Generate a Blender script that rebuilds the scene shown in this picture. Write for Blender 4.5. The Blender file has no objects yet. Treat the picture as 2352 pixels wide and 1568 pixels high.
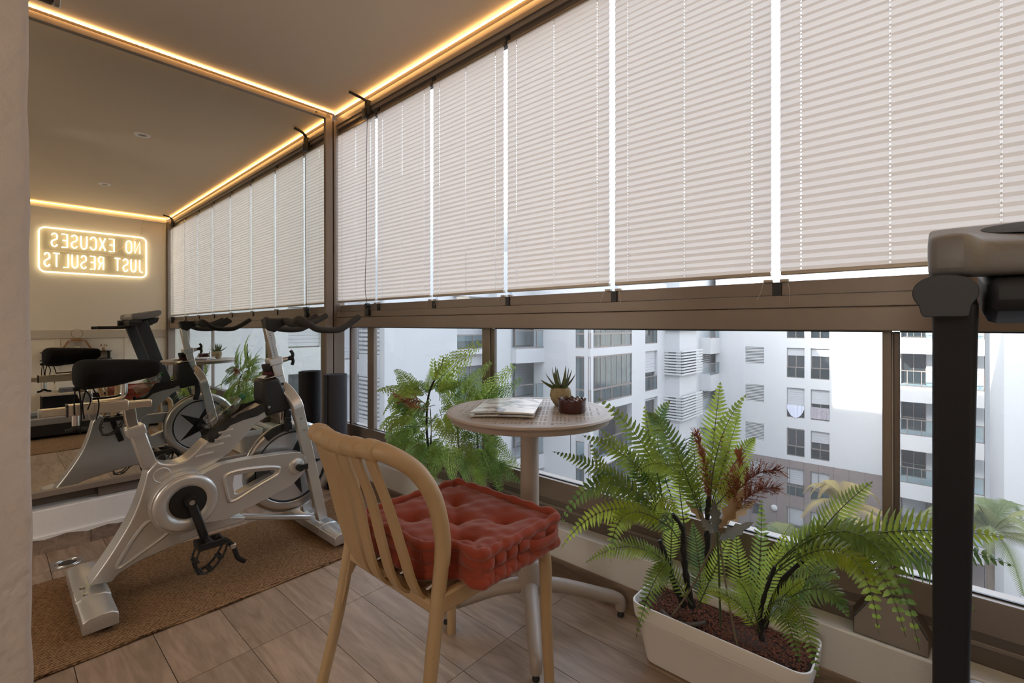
import bpy, bmesh, math, random
from mathutils import Vector, Matrix
random.seed(7)
PI = math.pi
sc = bpy.context.scene
col = sc.collection

# ------------------------------------------------------------------ camera
CX, HV, F = 1176.0, 745.0, 1075.0
YAW = math.atan(1198.0 / 1075.0)
H = 1.06
ca, sa = math.cos(YAW), math.sin(YAW)
cam = bpy.data.cameras.new('camera')
cam.sensor_width = 36.0
cam.lens = F / 2352.0 * 36.0
cam.shift_y = -(784.0 - HV) / 2352.0
cam.clip_start = 0.02
cam.clip_end = 500
camo = bpy.data.objects.new('camera', cam)
col.objects.link(camo)
camo.location = (0, 0, H)
camo.rotation_euler = (PI / 2, 0, -YAW)
sc.camera = camo

# ------------------------------------------------------------------ sky, sun, exposure
SUN_E, SUN_AZ = math.radians(27), math.radians(22)      # sun behind the house, a little towards +Y
sdir = Vector((-math.cos(SUN_E) * math.cos(SUN_AZ), math.cos(SUN_E) * math.sin(SUN_AZ), math.sin(SUN_E)))
world = bpy.data.worlds.new('world')
sc.world = world
world.use_nodes = True
wn, wl = world.node_tree.nodes, world.node_tree.links
for n in list(wn):
    wn.remove(n)
sky = wn.new('ShaderNodeTexSky')
sky.sky_type = 'NISHITA'
sky.sun_disc = False
sky.sun_elevation = SUN_E
sky.sun_rotation = math.atan2(sdir.x, sdir.y)
sky.air_density = 1.0
sky.dust_density = 1.5
sky.ozone_density = 1.0
hsv = wn.new('ShaderNodeHueSaturation')
hsv.inputs['Saturation'].default_value = 0.38
bg = wn.new('ShaderNodeBackground')
bg.inputs['Strength'].default_value = 1.0
wo = wn.new('ShaderNodeOutputWorld')
wl.new(sky.outputs[0], hsv.inputs['Color'])
wl.new(hsv.outputs[0], bg.inputs['Color'])
wl.new(bg.outputs[0], wo.inputs['Surface'])
sun = bpy.data.lights.new('sun', 'SUN')
sun.energy = 9.0
sun.angle = math.radians(0.6)
sun.color = (1.0, 0.94, 0.85)
suno = bpy.data.objects.new('sun', sun)
col.objects.link(suno)
suno.location = sdir * 60
suno.rotation_euler = sdir.to_track_quat('Z', 'Y').to_euler()
LED_STRENGTH = 13.0
SIGN_STRENGTH = 4.2
FILL_STRENGTH = 7.5
vs = sc.view_settings
vs.view_transform = 'Standard'
vs.look = 'None'
vs.gamma = 1.0
vs.use_curve_mapping = False
vs.exposure = 0.45
sc.cycles.max_bounces = 9
sc.cycles.diffuse_bounces = 4
sc.cycles.glossy_bounces = 4
sc.cycles.transmission_bounces = 6
sc.cycles.transparent_max_bounces = 16
sc.cycles.caustics_reflective = False
sc.cycles.caustics_refractive = False
sc.cycles.sample_clamp_indirect = 6.0
sc.cycles.use_denoising = True

# ------------------------------------------------------------------ pixel -> point (distance always from a real plane)
def ray(u, v):
    a = (u - CX) / F
    return Vector((sa + a * ca, ca - a * sa, (HV - v) / F))
def onX(u, v, X):
    r = ray(u, v); t = X / r.x
    return Vector((X, r.y * t, H + r.z * t))
def onY(u, v, Y):
    r = ray(u, v); t = Y / r.y
    return Vector((r.x * t, Y, H + r.z * t))
YM, MTILT = 3.083, 0.004            # mirror plane at z = 1 and its slight backward lean
def mirror_y(z):
    return YM + (z - 1.0) * MTILT
def via_mirror(u, v, axis, val):
    n = Vector((0, -1, MTILT)).normalized()
    c, r = Vector((0, 0, H)), ray(u, v)
    m = c + r * ((Vector((0, YM, 1.0)) - c).dot(n) / r.dot(n))
    d = r - n * 2 * r.dot(n)
    k = 'XYZ'.index(axis)
    return m + d * ((val - m[k]) / d[k])
def onZ(u, v, z):
    r = ray(u, v); t = (z - H) / r.z
    return Vector((r.x * t, r.y * t, z))

# ------------------------------------------------------------------ mesh builder
def V(*a):
    return Vector(a)
def frame_of(t, up=None):
    t = t.normalized()
    up = up or Vector((0, 0, 1))
    if abs(t.dot(up)) > 0.98:
        up = Vector((1, 0, 0))
    s = t.cross(up).normalized()
    n = s.cross(t).normalized()
    return t, s, n
class MB:
    def __init__(self):
        self.v, self.f = [], []
    def add(self, vs, fs):
        b = len(self.v)
        self.v += [tuple(p) for p in vs]
        self.f += [tuple(i + b for i in f) for f in fs]
        return self
    def box(self, x0, x1, y0, y1, z0, z1):
        return self.add([(x0,y0,z0),(x1,y0,z0),(x1,y1,z0),(x0,y1,z0),(x0,y0,z1),(x1,y0,z1),(x1,y1,z1),(x0,y1,z1)],
                        [(3,2,1,0),(4,5,6,7),(0,1,5,4),(1,2,6,5),(2,3,7,6),(3,0,4,7)])
    def bar(self, p, q, w, h, up=None):
        p, q = Vector(p), Vector(q)
        t, s, n = frame_of(q - p, up)
        s, n = s * w / 2, n * h / 2
        vs = [p-s-n, p+s-n, p+s+n, p-s+n, q-s-n, q+s-n, q+s+n, q-s+n]
        return self.add(vs, [(3,2,1,0),(4,5,6,7),(0,1,5,4),(1,2,6,5),(2,3,7,6),(3,0,4,7)])
    def tube(self, pts, r, n=10, caps=True, closed=False, flat=1.0, up=None):
        pts = [Vector(p) for p in pts]
        k = len(pts)
        rs = list(r) if isinstance(r, (list, tuple)) else [r] * k
        vs, fs = [], []
        prev = None
        for i, p in enumerate(pts):
            if closed:
                t = pts[(i + 1) % k] - pts[i - 1]
            else:
                t = pts[min(i + 1, k - 1)] - pts[max(i - 1, 0)]
            t.normalize()
            if prev is None:
                _, s, m = frame_of(t, up)
            else:
                s = prev - t * prev.dot(t)
                if s.length < 1e-6:
                    _, s, m = frame_of(t, up)
                s.normalize()
                m = s.cross(t)
            prev = s
            for j in range(n):
                a = 2 * PI * j / n
                vs.append(p + s * math.cos(a) * rs[i] + m * math.sin(a) * rs[i] * flat)
        for i in range(k if closed else k - 1):
            for j in range(n):
                a, b = i * n + j, i * n + (j + 1) % n
                c, d = ((i + 1) % k) * n + (j + 1) % n, ((i + 1) % k) * n + j
                fs.append((a, b, c, d))
        if caps and not closed:
            fs.append(tuple(range(n - 1, -1, -1)))
            fs.append(tuple(range((k - 1) * n, k * n)))
        return self.add(vs, fs)
    def cyl(self, p, q, r, r2=None, n=20):
        return self.tube([p, q], [r, r if r2 is None else r2], n)
    def lathe(self, prof, c=(0,0,0), n=24, axis='Z', wob=None):
        vs, fs = [], []
        c = Vector(c)
        k = len(prof)
        for j in range(n):
            a = 2 * PI * j / n
            for (r, z) in prof:
                rr = r * (wob(a, z) if wob else 1.0)
                if axis == 'Z':
                    vs.append(c + V(rr * math.cos(a), rr * math.sin(a), z))
                elif axis == 'Y':
                    vs.append(c + V(rr * math.cos(a), z, rr * math.sin(a)))
                else:
                    vs.append(c + V(z, rr * math.cos(a), rr * math.sin(a)))
        for j in range(n):
            for i in range(k - 1):
                a, b = j * k + i, ((j + 1) % n) * k + i
                fs.append((a, b, b + 1, a + 1) if axis != 'Y' else (a, a + 1, b + 1, b))
        return self.add(vs, fs)
    def prism(self, poly, fn, d0, d1):
        k = len(poly)
        vs = [fn(a, b, d0) for a, b in poly] + [fn(a, b, d1) for a, b in poly]
        fs = [tuple(range(k - 1, -1, -1)), tuple(range(k, 2 * k))]
        fs += [(i, (i + 1) % k, k + (i + 1) % k, k + i) for i in range(k)]
        return self.add(vs, fs)
    def ball(self, c, rx, ry, rz, n=16, m=10):
        c = Vector(c)
        vs = [c + V(0, 0, -rz)]
        for i in range(1, m):
            t = -PI / 2 + PI * i / m
            for j in range(n):
                a = 2 * PI * j / n
                vs.append(c + V(rx * math.cos(t) * math.cos(a), ry * math.cos(t) * math.sin(a), rz * math.sin(t)))
        vs.append(c + V(0, 0, rz))
        fs = [(0, 1 + (j + 1) % n, 1 + j) for j in range(n)]
        for i in range(m - 2):
            for j in range(n):
                a, b = 1 + i * n + j, 1 + i * n + (j + 1) % n
                fs.append((a, b, b + n, a + n))
        l = len(vs) - 1
        fs += [(l, 1 + (m - 2) * n + j, 1 + (m - 2) * n + (j + 1) % n) for j in range(n)]
        return self.add(vs, fs)
    def mesh(self, name, m, smooth=True):
        me = bpy.data.meshes.new(name)
        me.from_pydata(self.v, [], self.f)
        me.update()
        bm = bmesh.new(); bm.from_mesh(me)
        bmesh.ops.recalc_face_normals(bm, faces=bm.faces)
        bm.to_mesh(me); bm.free()
        if smooth:
            me.shade_smooth()
            me.set_sharp_from_angle(angle=math.radians(38))
        if m:
            me.materials.append(m)
        return me
    def build(self, name, m, parent=None, smooth=True, bevel=0, raw=False):
        me = self.mesh(name, m, smooth) if not raw else self.rawmesh(name, m)
        return place(name, me, parent, bevel=bevel)
    def rawmesh(self, name, m):
        me = bpy.data.meshes.new(name)
        me.from_pydata(self.v, [], self.f)
        me.update()
        me.materials.append(m)
        return me
def place(name, me, parent=None, mw=None, bevel=0):
    o = bpy.data.objects.new(name, me)
    col.objects.link(o)
    if parent is not None:
        o.parent = parent
        if parent.parent is None:
            o.matrix_parent_inverse = Matrix.Translation(-parent.location)
    if mw is not None:
        o.matrix_basis = mw
    if bevel:
        b = o.modifiers.new('bevel', 'BEVEL')
        b.width = bevel; b.segments = 2; b.limit_method = 'ANGLE'; b.angle_limit = math.radians(40)
        b.harden_normals = False
    return o
def thing(name, loc, label, cat, group=None):
    o = bpy.data.objects.new(name, None)
    col.objects.link(o)
    o.empty_display_size = 0.05
    o.location = loc
    return tag(o, label, cat, group)
def tag(o, label, cat, group=None):
    o['label'] = label; o['category'] = cat
    if group:
        o['group'] = group
    return o
def struct(o, label=None):
    o['kind'] = 'structure'
    if label:
        o['label'] = label
    return o
def bez(p0, p1, p2, n):
    return [p0 * (1 - t) ** 2 + p1 * 2 * t * (1 - t) + p2 * t * t for t in [i / n for i in range(n + 1)]]
def smooth_path(pts, n=6):
    pts = [Vector(p) for p in pts]
    out = []
    for i in range(len(pts) - 1):
        p0, p1, p2, p3 = pts[max(i - 1, 0)], pts[i], pts[i + 1], pts[min(i + 2, len(pts) - 1)]
        for k in range(n):
            t = k / n
            out.append(0.5 * ((2 * p1) + (p2 - p0) * t + (2 * p0 - 5 * p1 + 4 * p2 - p3) * t * t + (3 * p1 - p0 - 3 * p2 + p3) * t ** 3))
    out.append(pts[-1])
    return out

# ------------------------------------------------------------------ materials
def sock(b, *names):
    for n in names:
        if n in b.inputs:
            return b.inputs[n]
def new_mat(name):
    m = bpy.data.materials.new(name)
    m.use_nodes = True
    nt = m.node_tree
    return m, nt, nt.nodes['Principled BSDF'], nt.nodes['Material Output']
def mat(name, c, rough=0.5, metal=0.0, vary=0.0, vscale=8.0, bump=0.0, bscale=60.0, spec=0.5, stretch=None, coat=0.0, sheen=0.0):
    m, nt, b, out = new_mat(name)
    b.inputs['Base Color'].default_value = (*c, 1)
    b.inputs['Roughness'].default_value = rough
    b.inputs['Metallic'].default_value = metal
    sock(b, 'Specular IOR Level').default_value = spec
    if coat:
        sock(b, 'Coat Weight').default_value = coat
        sock(b, 'Coat Roughness').default_value = 0.15
    if sheen:
        sock(b, 'Sheen Weight').default_value = sheen
    L = nt.links.new
    if vary or bump:
        tc = nt.nodes.new('ShaderNodeTexCoord')
        mp = nt.nodes.new('ShaderNodeMapping')
        if stretch:
            mp.inputs['Scale'].default_value = stretch
        L(tc.outputs['Object'], mp.inputs['Vector'])
    if vary:
        n = nt.nodes.new('ShaderNodeTexNoise')
        n.inputs['Scale'].default_value = vscale
        n.inputs['Detail'].default_value = 6
        L(mp.outputs[0], n.inputs['Vector'])
        mx = nt.nodes.new('ShaderNodeMixRGB')
        mx.inputs[1].default_value = (*[x * (1 - vary) for x in c], 1)
        mx.inputs[2].default_value = (*[min(1, x * (1 + vary)) for x in c], 1)
        L(n.outputs['Fac'], mx.inputs[0])
        L(mx.outputs[0], b.inputs['Base Color'])
    if bump:
        n2 = nt.nodes.new('ShaderNodeTexNoise')
        n2.inputs['Scale'].default_value = bscale
        n2.inputs['Detail'].default_value = 5
        L(mp.outputs[0], n2.inputs['Vector'])
        bp = nt.nodes.new('ShaderNodeBump')
        bp.inputs['Strength'].default_value = bump
        bp.inputs['Distance'].default_value = 0.01
        L(n2.outputs['Fac'], bp.inputs['Height'])
        L(bp.outputs[0], b.inputs['Normal'])
    return m
def emit(name, c, s):
    m, nt, b, out = new_mat(name)
    nt.nodes.remove(b)
    e = nt.nodes.new('ShaderNodeEmission')
    e.inputs['Color'].default_value = (*c, 1)
    e.inputs['Strength'].default_value = s
    nt.links.new(e.outputs[0], out.inputs['Surface'])
    return m
def pane_mat(name, tint, ior=1.45, rough=0.0, veil=0.0):
    m, nt, b, out = new_mat(name)
    nt.nodes.remove(b)
    L = nt.links.new
    t = nt.nodes.new('ShaderNodeBsdfTransparent')
    t.inputs['Color'].default_value = (*tint, 1)
    g = nt.nodes.new('ShaderNodeBsdfGlossy')
    g.inputs['Roughness'].default_value = rough
    lw = nt.nodes.new('ShaderNodeLayerWeight')
    lw.inputs['Blend'].default_value = 0.5
    pw = nt.nodes.new('ShaderNodeMath'); pw.operation = 'POWER'; pw.inputs[1].default_value = 5.0
    fr = nt.nodes.new('ShaderNodeMath'); fr.operation = 'MULTIPLY_ADD'
    f0 = ((ior - 1) / (ior + 1)) ** 2
    fr.inputs[1].default_value = 0.7; fr.inputs[2].default_value = f0
    L(lw.outputs['Facing'], pw.inputs[0]); L(pw.outputs[0], fr.inputs[0])
    mx = nt.nodes.new('ShaderNodeMixShader')
    L(fr.outputs[0], mx.inputs[0]); L(t.outputs[0], mx.inputs[1]); L(g.outputs[0], mx.inputs[2])
    last = mx
    if veil:                                   # fine dust on the pane
        d = nt.nodes.new('ShaderNodeBsdfTranslucent')
        d.inputs['Color'].default_value = (0.85, 0.85, 0.85, 1)
        tc = nt.nodes.new('ShaderNodeTexCoord')
        n = nt.nodes.new('ShaderNodeTexNoise'); n.inputs['Scale'].default_value = 260; n.inputs['Detail'].default_value = 2
        L(tc.outputs['Object'], n.inputs['Vector'])
        cr = nt.nodes.new('ShaderNodeValToRGB')
        cr.color_ramp.elements[0].position = 0.66; cr.color_ramp.elements[0].color = (veil, veil, veil, 1)
        cr.color_ramp.elements[1].position = 0.80; cr.color_ramp.elements[1].color = (0.22, 0.22, 0.22, 1)
        L(n.outputs['Fac'], cr.inputs[0])
        m2 = nt.nodes.new('ShaderNodeMixShader')
        L(cr.outputs[0], m2.inputs[0]); L(mx.outputs[0], m2.inputs[1]); L(d.outputs[0], m2.inputs[2])
        last = m2
    L(last.outputs[0], out.inputs['Surface'])
    return m
def leaf_mat(name, c1, c2, trans=0.45, rough=0.4):
    m, nt, b, out = new_mat(name)
    L = nt.links.new
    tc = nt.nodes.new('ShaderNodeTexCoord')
    n = nt.nodes.new('ShaderNodeTexNoise'); n.inputs['Scale'].default_value = 22; n.inputs['Detail'].default_value = 3  # mottling also imitates leaflets lit and shaded by the way they face
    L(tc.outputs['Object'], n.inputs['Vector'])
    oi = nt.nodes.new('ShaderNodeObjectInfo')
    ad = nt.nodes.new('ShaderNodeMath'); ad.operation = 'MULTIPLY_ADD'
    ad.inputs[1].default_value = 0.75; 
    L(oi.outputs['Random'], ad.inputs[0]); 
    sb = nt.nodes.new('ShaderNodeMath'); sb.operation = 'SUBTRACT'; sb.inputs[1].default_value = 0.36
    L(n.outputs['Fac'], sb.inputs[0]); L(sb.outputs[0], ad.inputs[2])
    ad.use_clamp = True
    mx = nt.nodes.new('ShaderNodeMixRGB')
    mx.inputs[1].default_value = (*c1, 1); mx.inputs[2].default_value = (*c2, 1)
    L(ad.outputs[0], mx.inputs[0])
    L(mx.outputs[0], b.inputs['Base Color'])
    b.inputs['Roughness'].default_value = rough
    tr = nt.nodes.new('ShaderNodeBsdfTranslucent')
    br = nt.nodes.new('ShaderNodeBrightContrast'); br.inputs['Bright'].default_value = 0.06
    L(mx.outputs[0], br.inputs['Color']); L(br.outputs[0], tr.inputs['Color'])
    ms = nt.nodes.new('ShaderNodeMixShader'); ms.inputs[0].default_value = trans
    L(b.outputs[0], ms.inputs[1]); L(tr.outputs[0], ms.inputs[2])
    L(ms.outputs[0], out.inputs['Surface'])
    return m
def woodtile_mat(name, c1, c2, along='Y'):
    m, nt, b, out = new_mat(name)
    L = nt.links.new
    tc = nt.nodes.new('ShaderNodeTexCoord')
    oi = nt.nodes.new('ShaderNodeObjectInfo')
    mu = nt.nodes.new('ShaderNodeVectorMath'); mu.operation = 'SCALE'; mu.inputs['Scale'].default_value = 1.0
    cmb = nt.nodes.new('ShaderNodeCombineXYZ')
    k = nt.nodes.new('ShaderNodeMath'); k.operation = 'MULTIPLY'; k.inputs[1].default_value = 37.0
    L(oi.outputs['Random'], k.inputs[0])
    for i in range(3):
        L(k.outputs[0], cmb.inputs[i])
    av = nt.nodes.new('ShaderNodeVectorMath'); av.operation = 'ADD'
    L(tc.outputs['Object'], av.inputs[0]); L(cmb.outputs[0], av.inputs[1])
    mp = nt.nodes.new('ShaderNodeMapping')
    mp.inputs['Scale'].default_value = (9, 1.1, 9) if along == 'Y' else (1.1, 9, 9)
    L(av.outputs[0], mp.inputs['Vector'])
    n = nt.nodes.new('ShaderNodeTexNoise'); n.inputs['Scale'].default_value = 2.2; n.inputs['Detail'].default_value = 7
    n.inputs['Distortion'].default_value = 1.6
    L(mp.outputs[0], n.inputs['Vector'])
    n2 = nt.nodes.new('ShaderNodeTexNoise'); n2.inputs['Scale'].default_value = 16; n2.inputs['Detail'].default_value = 4
    L(mp.outputs[0], n2.inputs['Vector'])
    mixf = nt.nodes.new('ShaderNodeMath'); mixf.operation = 'MULTIPLY_ADD'; mixf.inputs[1].default_value = 0.35
    L(n2.outputs['Fac'], mixf.inputs[0]); L(n.outputs['Fac'], mixf.inputs[2])
    cr = nt.nodes.new('ShaderNodeValToRGB')
    cr.color_ramp.elements[0].position = 0.45; cr.color_ramp.elements[0].color = (*c1, 1)
    cr.color_ramp.elements[1].position = 0.85; cr.color_ramp.elements[1].color = (*c2, 1)
    L(mixf.outputs[0], cr.inputs[0])
    hv = nt.nodes.new('ShaderNodeHueSaturation')
    vv = nt.nodes.new('ShaderNodeMath'); vv.operation = 'MULTIPLY_ADD'; vv.inputs[1].default_value = 0.22; vv.inputs[2].default_value = 0.9
    L(oi.outputs['Random'], vv.inputs[0]); L(vv.outputs[0], hv.inputs['Value'])
    L(cr.outputs[0], hv.inputs['Color']); L(hv.outputs[0], b.inputs['Base Color'])
    b.inputs['Roughness'].default_value = 0.42
    bp = nt.nodes.new('ShaderNodeBump'); bp.inputs['Strength'].default_value = 0.12; bp.inputs['Distance'].default_value = 0.003
    L(mixf.outputs[0], bp.inputs['Height']); L(bp.outputs[0], b.inputs['Normal'])
    return m
def blind_mat():
    m, nt, b, out = new_mat('blind_fabric')
    nt.nodes.remove(b)
    L = nt.links.new
    d = nt.nodes.new('ShaderNodeBsdfDiffuse'); d.inputs['Color'].default_value = (0.74, 0.66, 0.59, 1)
    t = nt.nodes.new('ShaderNodeBsdfTranslucent'); t.inputs['Color'].default_value = (0.85, 0.75, 0.67, 1)
    mx = nt.nodes.new('ShaderNodeMixShader'); mx.inputs[0].default_value = 0.405
    L(d.outputs[0], mx.inputs[1]); L(t.outputs[0], mx.inputs[2]); L(mx.outputs[0], out.inputs['Surface'])
    return m
def jute_mat(name):
    m, nt, b, out = new_mat(name)
    L = nt.links.new
    tc = nt.nodes.new('ShaderNodeTexCoord')
    n0 = nt.nodes.new('ShaderNodeTexNoise'); n0.inputs['Scale'].default_value = 14; n0.inputs['Detail'].default_value = 3
    L(tc.outputs['Object'], n0.inputs['Vector'])
    w = nt.nodes.new('ShaderNodeTexWave'); w.wave_type = 'BANDS'; w.bands_direction = 'Y'
    w.inputs['Scale'].default_value = 32; w.inputs['Distortion'].default_value = 2.2; w.inputs['Detail'].default_value = 2; w.inputs['Detail Scale'].default_value = 2.0
    L(tc.outputs['Object'], w.inputs['Vector'])
    mp = nt.nodes.new('ShaderNodeMapping'); mp.inputs['Scale'].default_value = (55, 150, 60); mp.inputs['Rotation'].default_value = (0, 0, 0.3)
    L(tc.outputs['Object'], mp.inputs['Vector'])
    n1 = nt.nodes.new('ShaderNodeTexNoise'); n1.inputs['Scale'].default_value = 1.6; n1.inputs['Detail'].default_value = 3
    L(mp.outputs[0], n1.inputs['Vector'])
    mu = nt.nodes.new('ShaderNodeMath'); mu.operation = 'MULTIPLY_ADD'; mu.inputs[1].default_value = 0.32
    L(w.outputs['Fac'], mu.inputs[0]); L(n1.outputs['Fac'], mu.inputs[2])
    cr = nt.nodes.new('ShaderNodeValToRGB')
    e = cr.color_ramp.elements
    e[0].position = 0.38; e[0].color = (0.045, 0.021, 0.009, 1)
    e[1].position = 0.82; e[1].color = (0.42, 0.25, 0.13, 1)
    L(mu.outputs[0], cr.inputs[0])
    L(cr.outputs[0], b.inputs['Base Color'])
    b.inputs['Roughness'].default_value = 0.95
    sock(b, 'Specular IOR Level').default_value = 0.1
    bp = nt.nodes.new('ShaderNodeBump'); bp.inputs['Strength'].default_value = 0.9; bp.inputs['Distance'].default_value = 0.006
    L(mu.outputs[0], bp.inputs['Height']); L(bp.outputs[0], b.inputs['Normal'])
    return m

WHITE = mat('white_paint', (0.80, 0.78, 0.76), 0.7, bump=0.15, bscale=45)
PLASTER = mat('rough_plaster', (0.56, 0.50, 0.46), 0.85, bump=0.55, bscale=38)
CEIL = mat('ceiling_paint', (0.64, 0.53, 0.41), 0.8, vary=0.03, vscale=2)
PANEL = mat('back_panel_paint', (0.74, 0.66, 0.54), 0.6, vary=0.03, vscale=2)
ALU = mat('bronze_aluminium', (0.255, 0.205, 0.168), 0.4, metal=0.2, vary=0.05, vscale=30)
ALUD = mat('bronze_aluminium_profile', (0.17, 0.135, 0.11), 0.42, metal=0.35)
BLACK = mat('black_plastic', (0.012, 0.012, 0.013), 0.45)
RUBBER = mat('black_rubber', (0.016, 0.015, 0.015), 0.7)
CLOTHBLK = mat('black_cloth', (0.008, 0.0075, 0.0075), 0.9, bump=0.2, bscale=120, spec=0.2)
SILVER = mat('silver_paint', (0.66, 0.655, 0.65), 0.27, metal=0.6, vary=0.03, vscale=20)
CHROME = mat('chrome', (0.72, 0.70, 0.67), 0.12, metal=1.0)
STEEL = mat('brushed_steel', (0.55, 0.53, 0.5), 0.28, metal=1.0)
GLASS = pane_mat('window_glass', (0.96, 0.98, 0.985))
DUSTY = pane_mat('dusty_window_glass', (0.90, 0.92, 0.93), veil=0.02)
FLOORM = woodtile_mat('wood_look_tile', (0.25, 0.173, 0.118), (0.41, 0.298, 0.215))
SKIRTM = woodtile_mat('wood_look_skirting', (0.17, 0.12, 0.09), (0.34, 0.25, 0.19))
GROUT = mat('grout', (0.13, 0.10, 0.085), 0.9)
BLIND = blind_mat()
JUTE = jute_mat('jute')

# ================================================================== THE ROOM
XS, XP, XB = 1.59, 1.60, 1.76       # skirting front, plinth front, plinth back
YB = -1.50                          # back wall
XL = -0.62                          # house wall
ZC = 2.52                           # ceiling

floor = struct(MB().box(XL, XB, YB, 3.22, -0.12, -0.004).build('floor', GROUT))
tile_w, tile_l, gap = 0.1985, 0.5835, 0.0022
tm = MB().box(-tile_w/2+gap/2, tile_w/2-gap/2, -tile_l/2+gap/2, tile_l/2-gap/2, -0.0045, 0.0).mesh('tile', FLOORM, smooth=False)
xs = [0.967 + tile_w * (k + 0.5) for k in range(-8, 4)]
ys = [1.0675 + tile_l * (k + 0.5) for k in range(-5, 4)]
for x in xs:
    for y in ys:
        if x - tile_w/2 < XL or y - tile_l/2 < YB - 0.4:
            continue
        place('tile', tm, floor, Matrix.Translation((x, y, 0)))
struct(MB().box(XL-0.1, 1.70, YB-0.1, 3.25, ZC, ZC+0.15).build('ceiling', CEIL))

# plinth under the window and under the mirror, with wood-look skirting tiles
pl = struct(MB().box(XP, XB, YB, 3.22, -0.02, 0.20).build('wall_right', WHITE, bevel=0.004))
pm = struct(MB().box(XL, XP, 3.066, 3.22, -0.02, 0.20).build('wall_far', WHITE, bevel=0.004))
bb = struct(MB().box(XS+0.002, XP, YB, 3.06, 0, 0.07).build('baseboard_right', GROUT))
for k in range(-5, 5):
    y0 = 1.0675 + tile_l * k - 0.33
    a, b_ = max(y0, YB), min(y0 + tile_l - 0.003, 3.055)
    if b_ > a:
        MB().box(XS, XS+0.009, a, b_, 0.0, 0.075).build('tile', SKIRTM, bb, smooth=False)
bf = struct(MB().box(XL, XS, 3.058, 3.066, 0, 0.07).build('baseboard_far', GROUT))
for k in range(-2, 4):
    x0 = 0.33 + tile_l * k - 0.0
    a, b_ = max(x0, XL), min(x0 + tile_l - 0.003, XS)
    if b_ > a:
        MB().box(a, b_, 3.055, 3.063, 0.0, 0.075).build('tile', SKIRTM, bf, smooth=False)
# paint drips: the white wash overlaps the tile tops unevenly
w = MB()
pts = []
for i in range(60):
    x = XL + (XS - XL) * i / 59
    pts.append((x, 0.066 + 0.006 * math.sin(i * 1.7) + 0.004 * math.sin(i * 0.61 + 1)))
for i in range(59):
    (x0, z0), (x1, z1) = pts[i], pts[i+1]
    w.add([(x0,3.0535,z0),(x1,3.0535,z1),(x1,3.0535,0.08),(x0,3.0535,0.08),(x0,3.066,z0),(x1,3.066,z1),(x1,3.066,0.08),(x0,3.066,0.08)],
          [(0,1,2,3),(0,4,5,1),(3,2,6,7)])
w.build('paint_edge', WHITE, bf)

# house wall with the protruding plaster pillar, back wall
OY0, OY1, OZ = -1.25, 1.12, 2.36
struct(MB().box(XL-0.2, XL, YB-0.1, OY0, -0.02, ZC).box(XL-0.2, XL, OY1, 1.50, -0.02, ZC).box(XL-0.2, XL, 2.95, 3.3, -0.02, ZC).build('wall_left', PLASTER))
pil = MB()
px = 0.047
for z in [0.0]:
    poly = [(XL, 0), (px-0.012, 0), (px-0.004, 0.004), (px, 0.012), (px, 0.22), (XL, 0.22)]
    k = len(poly)
    NZ = 40
    vs_, fs_ = [], []
    for i in range(NZ + 1):
        zz = ZC * i / NZ
        lean = 0.0065 * (1 - 2 * i / NZ) + 0.0012 * math.sin(i * 1.3) + 0.0008 * math.sin(i * 2.9)
        for (a, d) in poly:
            vs_.append((a + (lean if a > 0 else 0), 1.20 + d, zz))
    for i in range(NZ):
        for j in range(k):
            fs_.append((i*k+j, i*k+(j+1)%k, (i+1)*k+(j+1)%k, (i+1)*k+j))
    pil.add(vs_, fs_)
struct(pil.build('wall_pillar', PLASTER))
back = struct(MB().box(XL-0.1, 1.80, YB-0.15, YB, -0.02, ZC).build('wall_back', PANEL))
MB().box(XL, 1.58, YB, YB+0.02, 0.93, 1.03).build('rail', mat('beige_rail', (0.52,0.45,0.36),0.5), back, bevel=0.003)
MB().box(1.555, 1.575, YB, YB+0.02, 1.03, 2.46).build('trim_strip', PANEL, back)
for x in (0.53, 1.16):
    MB().box(x-0.02, x+0.02, YB, YB+0.008, 0.2, 0.93).build('mullion', PANEL, back)
MB().box(XL, 1.58, YB, YB+0.03, 2.455, 2.50).build('top_profile', PANEL, back)
for nm, y0, y1 in (('trim_1', 3.075, 3.16), ('trim_2', YB, YB+0.07)):
    t = struct(MB().box(1.585, 1.665, y0, y1, 0.20, 2.47).build(nm, ALU, bevel=0.003))
    MB().box(1.577, 1.587, (y0+y1)/2-0.016, (y0+y1)/2+0.02, 0.2, 2.47).build('groove_strip', ALUD, t)

# floor drain
d = onZ(155, 1293, 0)
dr = thing('floor_drain', (d.x, d.y, 0), 'round slotted floor drain cover set in the tiles beside the white plinth', 'drain')
MB().box(d.x-0.055, d.x+0.055, d.y-0.055, d.y+0.055, 0.0, 0.002).build('plate', mat('drain_metal',(0.36,0.31,0.27),0.35,metal=0.6), dr)
for r in (0.046, 0.034):
    MB().tube([V(d.x + r*math.cos(a), d.y + r*math.sin(a), 0.0025) for a in [2*PI*i/32 for i in range(32)]], 0.0018, 6, closed=True).build('ring', STEEL, dr)
for k in range(-2, 3):
    l = math.sqrt(0.03**2 - (k*0.011)**2)
    MB().box(d.x-l, d.x+l, d.y+k*0.011-0.003, d.y+k*0.011+0.003, 0.0018, 0.0028).build('slot', BLACK, dr)

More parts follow.
